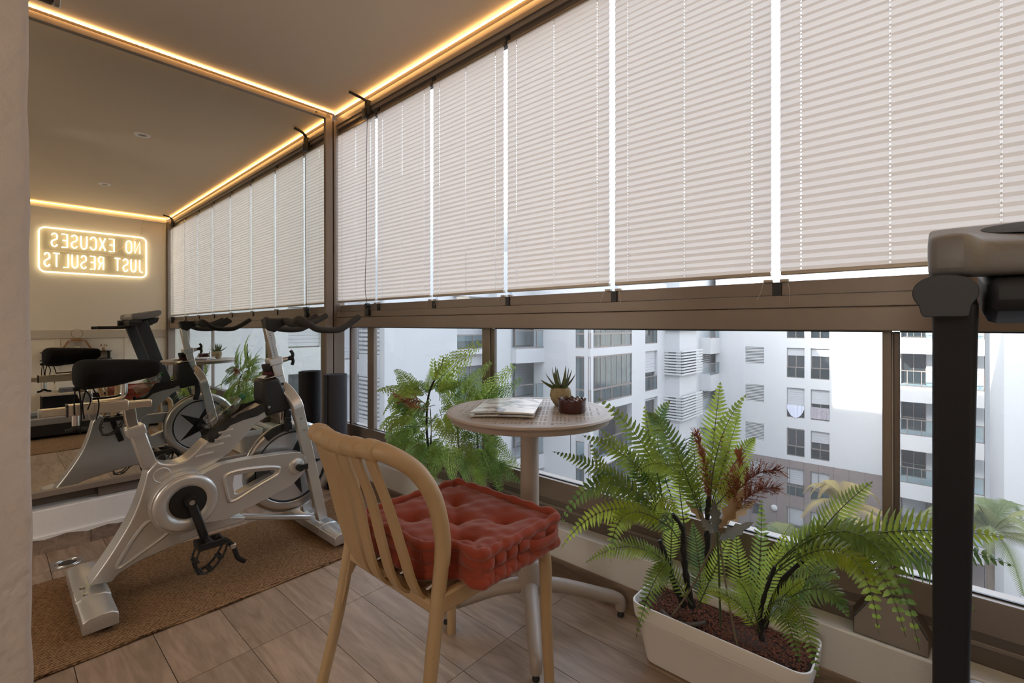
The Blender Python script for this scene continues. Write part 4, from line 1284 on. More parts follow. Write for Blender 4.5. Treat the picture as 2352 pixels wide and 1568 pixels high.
# ================================================================== BISTRO TABLE
TBM = mat('taupe_resin', (0.36, 0.30, 0.255), 0.42, vary=0.03, vscale=20, bump=0.03, bscale=120)
tx, ty, TZ, TR = 1.305, 1.085, 0.752, 0.300
tb = thing('bistro_table', (tx, ty, 0), 'round taupe bistro table with perforated top and four-legged pedestal base', 'table')
top = MB().lathe([(0.0, -0.012), (TR-0.026, -0.012), (TR-0.024, -0.032), (TR-0.018, -0.032), (TR-0.012, -0.016), (TR-0.003, -0.012), (TR, -0.007), (TR-0.003, -0.001), (TR-0.010, 0.0), (TR-0.024, -0.0005), (TR-0.027, -0.002), (0.0, -0.002)], (tx, ty, TZ), 96).mesh('table_top', TBM)
tmp = bpy.data.objects.new('table_top', top); col.objects.link(tmp)
cut = MB()
ang = math.radians(35)
for i in range(-14, 15):
    for j in range(-20, 21):
        a, b_ = i * 0.0195, j * 0.0128
        r = math.hypot(a, b_)
        if r > 0.252 or (i % 5 == 0) or (j % 6 == 0):
            continue
        cxh, cyh = tx + a*math.cos(ang) - b_*math.sin(ang), ty + a*math.sin(ang) + b_*math.cos(ang)
        ux, uy = math.cos(ang)*0.0035, math.sin(ang)*0.0035
        vx, vy = -math.sin(ang)*0.0035, math.cos(ang)*0.0035
        cs = [(cxh-ux-vx, cyh-uy-vy), (cxh+ux-vx, cyh+uy-vy), (cxh+ux+vx, cyh+uy+vy), (cxh-ux+vx, cyh-uy+vy)]
        cut.add([(x, y, TZ-0.03) for x, y in cs] + [(x, y, TZ+0.02) for x, y in cs], [(3,2,1,0),(4,5,6,7),(0,1,5,4),(1,2,6,5),(2,3,7,6),(3,0,4,7)])
cm = cut.mesh('cutter', None, smooth=False)
co = bpy.data.objects.new('cutter', cm); col.objects.link(co)
bo = tmp.modifiers.new('holes', 'BOOLEAN'); bo.operation = 'DIFFERENCE'; bo.object = co; bo.solver = 'EXACT'
bpy.context.view_layer.update()
dg = bpy.context.evaluated_depsgraph_get()
newm = bpy.data.meshes.new_from_object(tmp.evaluated_get(dg))
newm.name = 'table_top'
newm.shade_smooth(); newm.set_sharp_from_angle(angle=math.radians(35))
bpy.data.objects.remove(tmp); bpy.data.objects.remove(co)
place('table_top', newm, tb)
MB().lathe([(0.034, 0.10), (0.033, 0.70), (0.034, 0.742)], (tx, ty, 0), 32).build('column', TBM, tb)
MB().lathe([(0.0,0.078),(0.030,0.080),(0.040,0.09),(0.042,0.13),(0.041,0.205),(0.0365,0.214),(0.034,0.216)], (tx, ty, 0), 32).build('hub', TBM, tb)
MB().lathe([(0.034,0.715),(0.044,0.725),(0.044,0.738)], (tx, ty, 0), 28).build('collar', TBM, tb)
lv = MB().tube(smooth_path([(tx+0.02, ty-0.03, 0.728), (tx+0.05, ty-0.055, 0.726), (tx+0.065, ty-0.062, 0.720)], 4), [0.004]*4+[0.006]*5, 8).build('tilt_lever', TBM, tb)
for (fx, fy) in ((1.085, 1.283), (1.088, 0.880), (1.530, 0.845), (1.515, 1.290)):
    d_ = V(fx-tx, fy-ty, 0); Ld = d_.length; d_ = d_/Ld
    q = smooth_path([V(tx, ty, 0.122) + d_*0.02, V(tx, ty, 0.113) + d_*0.12, V(tx, ty, 0.080) + d_*(Ld*0.8), V(tx, ty, 0.070) + d_*(Ld-0.025), V(tx, ty, 0.056) + d_*Ld, V(tx, ty, 0.024) + d_*(Ld+0.002)], 5)
    lg = MB().tube(q, [0.027 - 0.009*i/(len(q)-1) for i in range(len(q))], 14).build('leg', TBM, tb)
    fp = V(tx, ty, 0) + d_*(Ld+0.002)
    MB().lathe([(0.0,0.0),(0.011,0.0),(0.012,0.006),(0.010,0.010),(0.010,0.03)], fp, 16).build('glide', BLACK, lg)

# things on the table
def mag_cover(name, seed, a, b_):
    m, nt, b, out = new_mat(name)
    L = nt.links.new
    tc = nt.nodes.new('ShaderNodeTexCoord')
    mp = nt.nodes.new('ShaderNodeMapping'); mp.inputs['Location'].default_value = (seed, seed*2, 0)
    L(tc.outputs['Object'], mp.inputs['Vector'])
    n = nt.nodes.new('ShaderNodeTexNoise'); n.inputs['Scale'].default_value = 7; n.inputs['Detail'].default_value = 4; n.inputs['Distortion'].default_value = 2.5
    L(mp.outputs[0], n.inputs['Vector'])
    cr = nt.nodes.new('ShaderNodeValToRGB')
    e = cr.color_ramp.elements
    e[0].position = 0.34; e[0].color = (*a, 1); e[1].position = 0.52; e[1].color = (*b_, 1)
    x = e.new(0.44); x.color = (0.45, 0.46, 0.50, 1)
    L(n.outputs['Fac'], cr.inputs[0]); L(cr.outputs[0], b.inputs['Base Color'])
    b.inputs['Roughness'].default_value = 0.22
    sock(b, 'Coat Weight').default_value = 0.25
    return m
PAPER = mat('paper_edge', (0.62, 0.58, 0.52), 0.8, vary=0.1, vscale=300, stretch=(1,1,60))
def magazine(c, ang, w, l, z, th, label, cover):
    o = thing('magazine', (c[0], c[1], z), label, 'magazine', 'magazines on the bistro table')
    Mx = Matrix.Translation((c[0], c[1], z)) @ Matrix.Rotation(ang, 4, 'Z')
    def sheet(z0, z1, k, n=10):
        vs_, fs_ = [], []
        for i in range(n+1):
            t = i / n
            x = (-0.5 + t) * w * k
            lift = 0.004 * math.sin(PI*t) + 0.003 * t
            for y in (-l*k/2, l*k/2):
                vs_ += [(x, y, z0 + lift*0.6), (x, y, z1 + lift)]
        for i in range(n):
            a, b_ = i*4, i*4+4
            fs_ += [(a, b_, b_+1, a+1), (a+2, a+3, b_+3, b_+2), (a+1, b_+1, b_+3, a+3), (a, a+2, b_+2, b_)]
        fs_ += [(0,1,3,2), (n*4, n*4+2, n*4+3, n*4+1)]
        return xf(MB().add(vs_, fs_), Mx)
    sheet(0.0005, th, 0.985).build('pages', PAPER, o)
    sheet(th+0.0002, th+0.001, 1.0).build('cover', cover, o)
    return o
e_ = V(0.118, -0.187, 0).normalized()
angm = math.atan2(e_.y, e_.x)
magazine((1.245, 1.140), angm + math.radians(3), 0.215, 0.285, TZ, 0.004, 'lower magazine peeking out under the glossy one on the table', mag_cover('cover_dark', 3.1, (0.12,0.14,0.2), (0.7,0.72,0.75)))
magazine((1.243, 1.130), angm, 0.215, 0.285, TZ+0.0115, 0.004, 'glossy magazine with a marbled white and grey cover lying on top at the table', mag_cover('cover_marble', 1.3, (0.10,0.10,0.10), (0.88,0.89,0.92)))

px_, py_ = 1.455, 1.055
al = thing('potted_succulent', (px_, py_, TZ), 'small aloe-like succulent in a ribbed stone pot on the table', 'plant')
STONE = mat('carved_stone', (0.30, 0.235, 0.13), 0.8, vary=0.3, vscale=45, bump=0.5, bscale=60)
MB().lathe([(0.0,0.0),(0.021,0.0),(0.027,0.006),(0.036,0.022),(0.040,0.040),(0.0385,0.056),(0.033,0.066),(0.029,0.068),(0.026,0.064),(0.0,0.062)], (px_, py_, TZ), 120, wob=lambda a, z: 1 + 0.045*math.sin(a*14+2*math.sin(z*70)) + 0.03*math.sin(a*5+z*60)).build('pot', STONE, al)
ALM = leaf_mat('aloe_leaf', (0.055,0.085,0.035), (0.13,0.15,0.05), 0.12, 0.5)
for k in range(12):
    a = k * 2.4
    tilt = 0.10 + 0.085 * (k % 10) + 0.15*random.random()
    l = 0.085 - 0.035*min(1, tilt)*random.random()
    d_ = V(math.cos(a)*math.sin(tilt*1.1), math.sin(a)*math.sin(tilt*1.1), math.cos(tilt*1.1))
    b0 = V(px_ + 0.010*math.cos(a), py_ + 0.010*math.sin(a), TZ+0.060)
    q = bez(b0, b0 + d_*l*0.5 + V(math.cos(a)*0.01, math.sin(a)*0.01, 0), b0 + d_*l + V(math.cos(a)*0.006, math.sin(a)*0.006, 0.006), 8)
    MB().tube(q, [0.0105*(1-t/8)**0.75 + 0.0004 for t in range(9)], 8, flat=0.45, up=V(math.cos(a), math.sin(a), 0.3)).build('leaf', ALM, al)
ax_, ay_ = 1.375, 0.948
MAROON = mat('maroon_glaze', (0.055, 0.014, 0.012), 0.25, vary=0.2, vscale=25, coat=0.3)
nseg = 72
vs_, fs_ = [], []
prof_a = [(0.030,0.0),(0.046,0.0),(0.0485,0.004),(0.0475,0.034),(0.049,0.044),(0.044,0.046),(0.041,0.036),(0.041,0.008),(0.0,0.007)]
for j in range(nseg):
    a = 2*PI*j/nseg
    sc_ = math.sin(a*13)
    for i, (r, z) in enumerate(prof_a):
        zz, r2 = z, r
        if i in (3, 4, 5, 6):
            zz = z + (0.0035*sc_ if i in (4, 5) else 0.002*sc_)
            r2 = r * (1 + (0.02*sc_ if i in (4, 5) else 0))
        vs_.append((ax_ + r2*math.cos(a), ay_ + r2*math.sin(a), TZ + zz))
k = len(prof_a)
for j in range(nseg):
    for i in range(k-1):
        a, b_ = j*k+i, ((j+1) % nseg)*k+i
        fs_.append((a, b_, b_+1, a+1))
tag(MB().add(vs_, fs_).build('ashtray', MAROON), 'dark maroon glazed ashtray with a scalloped rim on the table', 'ashtray')

# ================================================================== TREADMILL
GREYSH = mat('treadmill_shell', (0.20, 0.192, 0.188), 0.45, bump=0.08, bscale=140)
DARKP = mat('treadmill_black', (0.018, 0.020, 0.026), 0.5)
td = thing('treadmill', (0.85, -0.33, 0), 'black treadmill with a grey console, uprights and running deck', 'treadmill')
YA, YZ = -0.027, -0.625
for yy in (YA, YZ):
    up = MB().bar((1.395, yy, 0.06), (1.058, yy, 1.11), 0.0535, 0.11, V(1,0,0.3)).build('upright', DARKP, td, bevel=0.008)
# end caps at the head of the uprights
capp = [(-0.035,-0.048),(0.033,-0.048),(0.040,-0.040),(0.044,-0.022),(0.053,-0.006),(0.055,0.010),(0.050,0.026),(0.036,0.039),(0.012,0.046),(-0.014,0.046),(-0.036,0.038),(-0.050,0.025),(-0.055,0.008),(-0.052,-0.008),(-0.044,-0.022),(-0.040,-0.040)]
capp = [(p.x, p.z) for p in smooth_path([V(a, 0, b_) for a, b_ in capp + capp[:1]], 4)[:-1]]
for yy in (YA, YZ):
    MB().prism([(a*0.67, b_*0.66) for a, b_ in capp], lambda a, b_, d, yy=yy: V(d, yy+0.013-a, 1.1035+b_), 0.950, 1.06).build('joint_cap', DARKP, td, bevel=0.005)
# console: sloping grey shell between the uprights with cup holders
def cons(a, y, h):
    return V(1.00 + 0.21*a, y, 1.188 + 0.057*a + h)
def csec(fx, zt, k):
    pts = [(fx+0.012,1.130),(fx,1.142),(fx,zt-0.022),(fx+0.006,zt-0.008),(fx+0.022,zt),(1.06,max(zt,1.204)),(1.21,1.246),(1.232,1.238),(1.236,1.20),(1.20,1.165),(1.10,1.140)]
    return [(1.12+(x-1.12)*k, 1.185+(z-1.185)*k) for x, z in pts]
st = [(0.006,0.975,1.200,0.93),(0.0,0.975,1.203,0.99),(-0.040,0.972,1.206,1.0),(-0.052,0.985,1.196,1.0),(-0.062,0.999,1.186,1.0),(-0.33,1.003,1.184,1.0)]
st = st + [(-0.652-y, f_, z_, k_) for y, f_, z_, k_ in reversed(st[:-1])]
vs_, fs_ = [], []
for (y, f_, z_, k_) in st:
    vs_ += [V(x, y, z) for x, z in csec(f_, z_, k_)]
k = 11
for i in range(len(st)-1):
    for j in range(k):
        a, b_ = i*k+j, i*k+(j+1) % k
        fs_.append((a, b_, b_+k, a+k))
fs_ += [tuple(range(k-1,-1,-1)), tuple(range((len(st)-1)*k, len(st)*k))]
con = MB().add(vs_, fs_).build('console', GREYSH, td)
con.data.shade_smooth()
su = con.modifiers.new('sub', 'SUBSURF'); su.levels = 2; su.render_levels = 2
MB().prism([(0.995,1.128),(1.0,1.085),(1.05,1.062),(1.15,1.075),(1.21,1.11),(1.225,1.165),(1.10,1.142)], lambda a, b_, d: V(a, d, b_), YZ+0.03, YA-0.035).build('console_base', DARKP, td, bevel=0.012)
for yy in (-0.135, -0.517):
    c = cons(0.5, yy, 0.0)
    tl = (cons(1,yy,0)-cons(0,yy,0)).normalized()
    up_ = tl.cross(V(0,1,0)) * -1.0
    up_ = V(-tl.z, 0, tl.x)
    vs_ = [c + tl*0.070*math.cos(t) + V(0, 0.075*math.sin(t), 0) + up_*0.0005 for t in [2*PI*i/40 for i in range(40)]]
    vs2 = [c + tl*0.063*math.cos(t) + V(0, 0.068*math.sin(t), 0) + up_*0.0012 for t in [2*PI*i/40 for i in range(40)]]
    MB().add(vs_ + vs2, [(i, (i+1) % 40, 40+(i+1) % 40, 40+i) for i in range(40)] + [tuple(range(40, 80))]).build('cup_holder_shade', RUBBER, con)  # flat disc; the hollow's shade is put into its dark colour
MB().prism([(-0.13,-0.06),(0.13,-0.06),(0.13,0.06),(-0.13,0.06)], lambda a, b_, d: cons(0.52 + b_*4.2, -0.326 + a*0.7, -0.0005+d), 0, 0.002).build('display', mat('screen_off', (0.01,0.011,0.013), 0.1), con)
for yy in (YA-0.10, YZ+0.10):
    q = smooth_path([(1.05, yy, 1.085), (0.98, yy, 1.062), (0.90, yy, 1.055), (0.72, yy, 1.052)], 6)
    MB().tube(q, 0.0165, 14).build('handle', RUBBER, td)
GREYR = mat('treadmill_rail', (0.27, 0.26, 0.25), 0.5)
MB().box(0.02, 1.40, -0.57, -0.09, 0.145, 0.168).build('running_belt', RUBBER, td)
for yy in (-0.055, -0.605):
    MB().box(0.0, 1.42, yy-0.035, yy+0.035, 0.14, 0.205).build('side_rail', GREYR, td, bevel=0.008)
MB().box(0.02, 1.45, -0.63, -0.03, 0.035, 0.14).build('deck_frame', BLACK, td, bevel=0.004)
MB().prism([(1.18,0.15),(1.20,0.24),(1.26,0.285),(1.42,0.29),(1.50,0.25),(1.51,0.06),(1.40,0.05)], lambda a, b_, d: V(a, d, b_), -0.60, -0.06).build('motor_hood', GREYR, td, bevel=0.012)
for xx in (0.06, 1.40):
    for yy in (-0.06, -0.60):
        MB().cyl((xx, yy, 0.0115), (xx, yy, 0.04), 0.028, n=16).build('rubber_foot', RUBBER, td)

# ================================================================== PLANTERS
POTM = mat('white_pot', (0.80, 0.76, 0.71), 0.35)
SOILM = mat('dark_soil', (0.05, 0.025, 0.015), 0.95)
GRAV = mat('red_gravel', (0.20, 0.075, 0.045), 0.85, vary=0.45, vscale=70)
def rounded_rect(x0, x1, y0, y1, r, n=6):
    pts = []
    for (cx, cy, a0) in ((x1-r, y1-r, 0), (x0+r, y1-r, 90), (x0+r, y0+r, 180), (x1-r, y0+r, 270)):
        for i in range(n+1):
            a = math.radians(a0 + 90*i/n)
            pts.append((cx + r*math.cos(a), cy + r*math.sin(a)))
    return pts
def planter(name, x0, x1, y0, y1, h, label, taper=0.032, gravel=2600):
    o = thing(name, ((x0+x1)/2, (y0+y1)/2, 0), label, 'planter', 'white window planters')
    secs = [(taper+0.012, 0.0, 0.030), (taper, 0.006, 0.034), (0.012, h*0.72, 0.034), (0.010, h*0.74, 0.034), (0.004, h*0.76, 0.036), (0.0, h-0.004, 0.036), (0.001, h, 0.036), (0.005, h, 0.034), (0.007, h-0.005, 0.032), (0.012, h*0.7, 0.03)]
    vs_, fs_ = [], []
    for (ins, z, r) in secs:
        vs_ += [(a, b_, z) for a, b_ in rounded_rect(x0+ins, x1-ins, y0+ins, y1-ins, r)]
    k = 28
    for i in range(len(secs)-1):
        for j in range(k):
            a, b_ = i*k+j, i*k+(j+1) % k
            fs_.append((a, b_, b_+k, a+k))
    fs_.append(tuple(range(k-1, -1, -1)))
    MB().add(vs_, fs_).build('pot', POTM, o)
    zs = h - 0.022
    MB().add([(a, b_, zs-0.004) for a, b_ in rounded_rect(x0+0.011, x1-0.011, y0+0.011, y1-0.011, 0.03)], [tuple(range(28))]).build('soil', SOILM, o)
    rnd = random.Random(5)
    mb = MB()
    for i in range(gravel):
        x, y = rnd.uniform(x0+0.017, x1-0.017), rnd.uniform(y0+0.017, y1-0.017)
        s = rnd.uniform(0.0022, 0.0042)
        z = zs - 0.003 + rnd.random()*0.005 + 0.006*math.sin(y*20)*math.sin(x*25)
        a = rnd.random()*6.28
        c, d_ = math.cos(a)*s, math.sin(a)*s
        k1 = rnd.uniform(0.6, 1.3)
        mb.add([(x+c, y+d_, z), (x-d_*k1, y+c*k1, z), (x-c, y-d_, z), (x+d_*k1, y-c*k1, z), (x, y, z+s*0.9), (x, y, z-s*0.6)],
               [(0,1,4),(1,2,4),(2,3,4),(3,0,4),(1,0,5),(2,1,5),(3,2,5),(0,3,5)])
    if gravel:
        g = mb.rawmesh('gravel', GRAV)
        g_o = place('gravel', g, o); g_o['kind'] = 'stuff'
    return o, zs
planter('planter', 1.345, 1.545, 0.222, 0.712, 0.19, 'white rectangular planter of red gravel and ferns on the floor by the window')
planter('planter', 1.35, 1.545, 1.42, 1.965, 0.19, 'white rectangular planter behind the table and chair under the lacy fern', gravel=500)

# ================================================================== SWORD FERNS
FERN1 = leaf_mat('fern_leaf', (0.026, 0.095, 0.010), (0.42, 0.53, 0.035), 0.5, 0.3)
STEMM = mat('fern_stem', (0.055, 0.075, 0.025), 0.6)
BARK = mat('black_bark', (0.012, 0.010, 0.009), 0.7, bump=0.5, bscale=60)
def leaflet(mb, base, d, n, l, w, droop):
    # serrated narrow leaflet: midrib strip with toothed margins
    s = d.cross(n).normalized()
    segs = 6
    mid, le, ri = [], [], []
    for i in range(segs+1):
        t = i / segs
        p = base + d*(l*t) - n*(droop*l*t*t)
        prof = (math.sin(PI*min(1, 0.16+0.84*t))**0.7) * (1 - 0.55*t)
        ww = w*prof*(1.0 if i % 2 else 0.78)
        mid.append(p + n*0.0012*(1-t))
        le.append(p - s*ww + d*(0.12*w)); ri.append(p + s*ww + d*(0.12*w))
    vs_ = mid + le + ri
    k = segs+1
    fs_ = []
    for i in range(segs):
        fs_ += [(i, i+1, k+i+1, k+i), (i, 2*k+i, 2*k+i+1, i+1)]
    mb.add(vs_, fs_)
def frond(p0, p1, p2, width, parent, n=24, face=None, name='frond', m=None, start=0.12):
    path = bez(p0, p1, p2, 40)
    mb = MB()
    camv = (V(0, 0, H) - p1).normalized()
    face = face or (V(0, 0, 1)*0.55 + camv*0.75)
    L_ = sum((path[i+1]-path[i]).length for i in range(40))
    for i in range(n):
        t = start + (1-start) * (i / (n-0.3))
        f = t*40; a = int(min(39, f)); r = f - a
        p = path[a].lerp(path[a+1], r)
        tg = (path[a+1]-path[a]).normalized()
        nn = (face - tg*face.dot(tg)).normalized()
        s = tg.cross(nn).normalized()
        wl = width * (min(1, 0.55 + 2.2*(t-start)) if t < 0.45 else 1.0) * (1 - max(0, (t-0.35)/0.65)**1.6)**1.0
        wl = max(wl, width*0.05)
        for sg in (-1, 1):
            d = (s*sg + tg*(0.32 + 0.25*t) + nn*random.uniform(-0.12, 0.18)).normalized()
            n2 = (nn + s*sg*0.12).normalized()
            leaflet(mb, p, d, n2, wl*random.uniform(0.92, 1.05), L_/n*0.40, 0.18 + 0.15*random.random())
    fo = place(name, mb.rawmesh(name, m or FERN1), parent)
    MB().tube(path[::4] + [path[-1]] if 40 % 4 else path[::4], [0.0021*(1-0.75*i/10) for i in range(11)], 6).build('rachis', STEMM, fo)
    return fo
def Fpx(b, mid, tip):   # each: (u, v, X): pixel on a vertical plane X inside the room
    B, Mx, T = onX(*b), onX(*mid), onX(*tip)
    return B, (Mx - B*0.25 - T*0.25)*2, T
soil = 0.168
fernL = thing('fern_plant', (1.44, 0.55, soil), 'bushy sword fern with tall upright fronds at the table end of the planter', 'fern', 'sword ferns')
LF = [  # base, mid, tip, width
 ((1500,1160,1.38),(1390,1085,1.31),(1268,1036,1.27),0.058),
 ((1520,1130,1.42),(1470,1010,1.40),(1371,912,1.38),0.060),
 ((1530,1150,1.42),(1440,1050,1.38),(1338,1000,1.35),0.058),
 ((1510,1170,1.38),(1415,1110,1.34),(1353,1010,1.33),0.055),
 ((1530,1180,1.45),(1500,1050,1.45),(1480,930,1.47),0.058),
 ((1545,1150,1.46),(1510,1000,1.48),(1540,920,1.50),0.066),
 ((1520,1150,1.42),(1450,1060,1.41),(1378,984,1.41),0.060),
 ((1545,1200,1.35),(1390,1110,1.27),(1288,1205,1.22),0.062),
 ((1545,1215,1.34),(1400,1170,1.26),(1288,1260,1.20),0.060),
 ((1530,1290,1.38),(1440,1255,1.34),(1345,1292,1.29),0.056),
 ((1545,1215,1.33),(1440,1180,1.26),(1402,1290,1.22),0.056),
 ((1500,1210,1.34),(1515,1150,1.30),(1562,1182,1.26),0.055),
 ((1545,1290,1.38),(1500,1340,1.32),(1460,1468,1.31),0.044),
 ((1540,1300,1.42),(1543,1220,1.43),(1548,1150,1.45),0.040),
 ((1605,1150,1.42),(1530,1065,1.38),(1448,1098,1.34),0.060),
 ((1625,1150,1.46),(1640,1000,1.47),(1655,876,1.49),0.062),
 ((1630,1160,1.45),(1655,1010,1.46),(1715,905,1.48),0.052),
 ((1630,1170,1.47),(1690,1060,1.49),(1735,1005,1.51),0.058),
 ((1630,1170,1.46),(1670,1040,1.49),(1700,940,1.52),0.045),
 ((1625,1180,1.44),(1680,1120,1.44),(1722,1058,1.45),0.055),
 ((1615,1190,1.43),(1545,1020,1.40),(1486,946,1.40),0.068),
 ((1610,1190,1.40),(1575,1090,1.37),(1540,1010,1.36),0.062),
 ((1615,1200,1.44),(1600,1090,1.46),(1590,990,1.50),0.060),
 ((1608,1390,1.47),(1605,1290,1.49),(1590,1195,1.51),0.056),
 ((1600,1400,1.43),(1640,1310,1.44),(1680,1215,1.47),0.052),
 ((1560,1240,1.40),(1490,1130,1.36),(1440,1030,1.34),0.058),
 ((1575,1230,1.44),(1560,1110,1.46),(1555,1020,1.50),0.055),
 ((1590,1240,1.48),(1490,1190,1.50),(1410,1170,1.50),0.050),
 ((1590,1390,1.40),(1530,1300,1.37),(1480,1250,1.34),0.046),
]
for (b, m_, t, w_) in LF:
    frond(*Fpx(b, m_, t), w_*random.uniform(0.80, 0.95), fernL, n=random.randint(20, 25))
# black twisted branches the fronds are tied to
for pts in ([(1590,1395,1.44),(1577,1330,1.44),(1570,1270,1.43),(1568,1215,1.43),(1545,1180,1.41)], [(1570,1390,1.43),(1545,1330,1.40),(1538,1300,1.40),(1515,1240,1.39)], [(1630,1330,1.47),(1625,1240,1.46),(1625,1180,1.45),(1628,1140,1.45)]):
    q = smooth_path([onX(*p) for p in pts], 6)
    MB().tube(q, [0.0105*(1-0.4*i/len(q))*(1+0.22*math.sin(i*2.1)) for i in range(len(q))], 9).build('branch', BARK, fernL)
fernR = thing('fern_plant', (1.44, 0.36, soil), 'spreading sword fern with drooping fronds at the treadmill end of the planter', 'fern', 'sword ferns')
RF = [
 ((1850,1270,1.40),(1920,1180,1.42),(2005,1105,1.44),0.060),
 ((1900,1245,1.38),(2090,1218,1.39),(2310,1234,1.42),0.085),
 ((1905,1245,1.38),(2100,1240,1.40),(2330,1300,1.45),0.080),
 ((1905,1248,1.37),(2090,1270,1.40),(2240,1405,1.46),0.075),
 ((1790,1290,1.40),(1980,1230,1.34),(2112,1492,1.27),0.058),
 ((1790,1300,1.39),(1960,1260,1.33),(2080,1462,1.27),0.056),
 ((1790,1310,1.38),(1940,1270,1.31),(2018,1455,1.26),0.054),
 ((1740,1455,1.42),(1690,1380,1.38),(1619,1357,1.34),0.048),
 ((1765,1390,1.40),(1830,1400,1.33),(1880,1562,1.27),0.056),
 ((1765,1400,1.39),(1800,1410,1.33),(1838,1525,1.28),0.054),
 ((1720,1430,1.46),(1700,1320,1.48),(1690,1215,1.50),0.052),
 ((1725,1430,1.47),(1745,1290,1.50),(1748,1145,1.54),0.046),
 ((1745,1440,1.44),(1765,1330,1.45),(1805,1219,1.47),0.052),
 ((1755,1410,1.42),(1850,1330,1.38),(1930,1330,1.33),0.056),
 ((1760,1420,1.40),(1870,1350,1.33),(1950,1420,1.27),0.055),
 ((1760,1330,1.44),(1830,1250,1.46),(1900,1205,1.50),0.058),
 ((1770,1330,1.42),(1860,1240,1.42),(1960,1200,1.42),0.056),
 ((1755,1440,1.42),(1800,1370,1.38),(1850,1330,1.35),0.050),
 ((1745,1450,1.42),(1720,1370,1.38),(1690,1330,1.35),0.046),
 ((1770,1320,1.47),(1860,1290,1.52),(1950,1290,1.56),0.048),
 ((1780,1300,1.42),(1910,1215,1.40),(2040,1290,1.36),0.056),
]
for (b, m_, t, w_) in RF:
    frond(*Fpx(b, m_, t), w_*random.uniform(0.78, 0.95), fernR, n=random.randint(21, 26))
for pts in ([(1750,1470,1.43),(1745,1420,1.43),(1755,1370,1.42),(1780,1300,1.41)], [(1700,1330,1.50),(1690,1290,1.50),(1660,1270,1.51)], [(1755,1440,1.43),(1800,1330,1.41),(1900,1246,1.38)]):
    q = smooth_path([onX(*p) for p in pts], 6)
    MB().tube(q, [0.008*(1-0.5*i/len(q))*(1+0.2*math.sin(i*2.3)) for i in range(len(q))], 8).build('branch', BARK, fernR)

# dried russet grass plumes and faded leaves stuck between the ferns
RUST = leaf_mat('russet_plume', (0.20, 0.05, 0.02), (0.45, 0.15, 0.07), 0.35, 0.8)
def plume(parent, p0, p1, p2, spread, n=150, m=RUST):
    path = bez(p0, p1, p2, 30)
    mb = MB()
    L_ = (p2-p0).length
    for i in range(n):
        t = 0.25 + 0.75*i/n
        f = t*30; a = int(min(29, f))
        p = path[a].lerp(path[a+1], f-a)
        tg = (path[a+1]-path[a]).normalized()
        rv = V(random.gauss(0,1), random.gauss(0,1), random.gauss(0,1)); rv = (rv - tg*rv.dot(tg)).normalized()
        d = (tg*0.9 + rv*0.75).normalized()
        l = spread*(1.1-0.75*t)*random.uniform(0.6, 1.2)
        s = d.cross(V(0.3, 0.5, 0.8)).normalized()*0.0028
        e = p + d*l
        mb.add([p-s*0.5, p+s*0.5, e], [(0,1,2)])
        for k in range(1, 8):
            q = p + d*(l*k/8)
            r2 = (rv*random.uniform(-0.6,0.6) + d + s*random.choice((-300, 300))).normalized()
            mb.add([q-s*0.9, q+s*0.9, q + r2*l*0.24], [(0,1,2)])
    pl_ = place('plume', mb.rawmesh('plume', m), parent)
    MB().tube(path[::3], 0.0013, 5).build('stem', RUST, pl_)
gr = thing('dried_grass', (1.45, 0.47, soil), 'russet dried grass plumes rising between the two ferns', 'dried plant')
for b, m_, t, sp in (((1650,1220,1.44),(1710,1110,1.44),(1792,1080,1.43),0.075), ((1640,1210,1.45),(1625,1090,1.46),(1598,990,1.47),0.055), ((1650,1220,1.46),(1690,1120,1.47),(1700,1035,1.49),0.06), ((1655,1215,1.42),(1720,1140,1.41),(1785,1120,1.40),0.065), ((1645,1200,1.48),(1665,1090,1.50),(1660,1000,1.52),0.05)):
    plume(gr, *Fpx(b, m_, t), sp)
for pts in ([(1540,1420,1.38),(1600,1330,1.40),(1650,1220,1.44)], [(1695,1490,1.38),(1670,1360,1.41),(1650,1220,1.44)]):
    MB().tube(smooth_path([onX(*p) for p in pts], 6), 0.0028, 7).build('stalk', mat('dry_stalk', (0.16,0.13,0.08), 0.7) if 'dry_stalk' not in bpy.data.materials else bpy.data.materials['dry_stalk'], gr)
def lobed(parent, c, tip, nrm, w, m):
    d = tip - c; l = d.length; d = d.normalized()
    nrm = (nrm - d*nrm.dot(d)).normalized(); s = d.cross(nrm)
    prof = [(0.0,0.06),(0.15,0.35),(0.25,0.22),(0.38,0.62),(0.5,0.34),(0.62,0.55),(0.72,0.26),(0.85,0.26),(1.0,0.0)]
    mid = [c + d*l*t + nrm*(0.10*l*math.sin(PI*t)) for t, _ in prof]
    le = [mid[i] - s*w*p_[1] - nrm*0.3*w*p_[1] + d*0.04*l for i, p_ in enumerate(prof)]
    ri = [mid[i] + s*w*p_[1] - nrm*0.3*w*p_[1] + d*0.04*l for i, p_ in enumerate(prof)]
    k = len(prof); fs_ = []
    for i in range(k-1):
        fs_ += [(i, i+1, k+i+1, k+i), (i, 2*k+i, 2*k+i+1, i+1)]
    MB().add(mid+le+ri, fs_).build('leaf', m, parent)
GREYL = leaf_mat('grey_leaf', (0.10,0.10,0.08), (0.20,0.19,0.15), 0.3, 0.6)
TANL = leaf_mat('tan_leaf', (0.33,0.20,0.09), (0.42,0.29,0.15), 0.4, 0.6)
sp = thing('leaf_spray', (1.43, 0.48, soil), 'spray of faded grey and tan lobed leaves low in the planter ferns', 'dried plant')
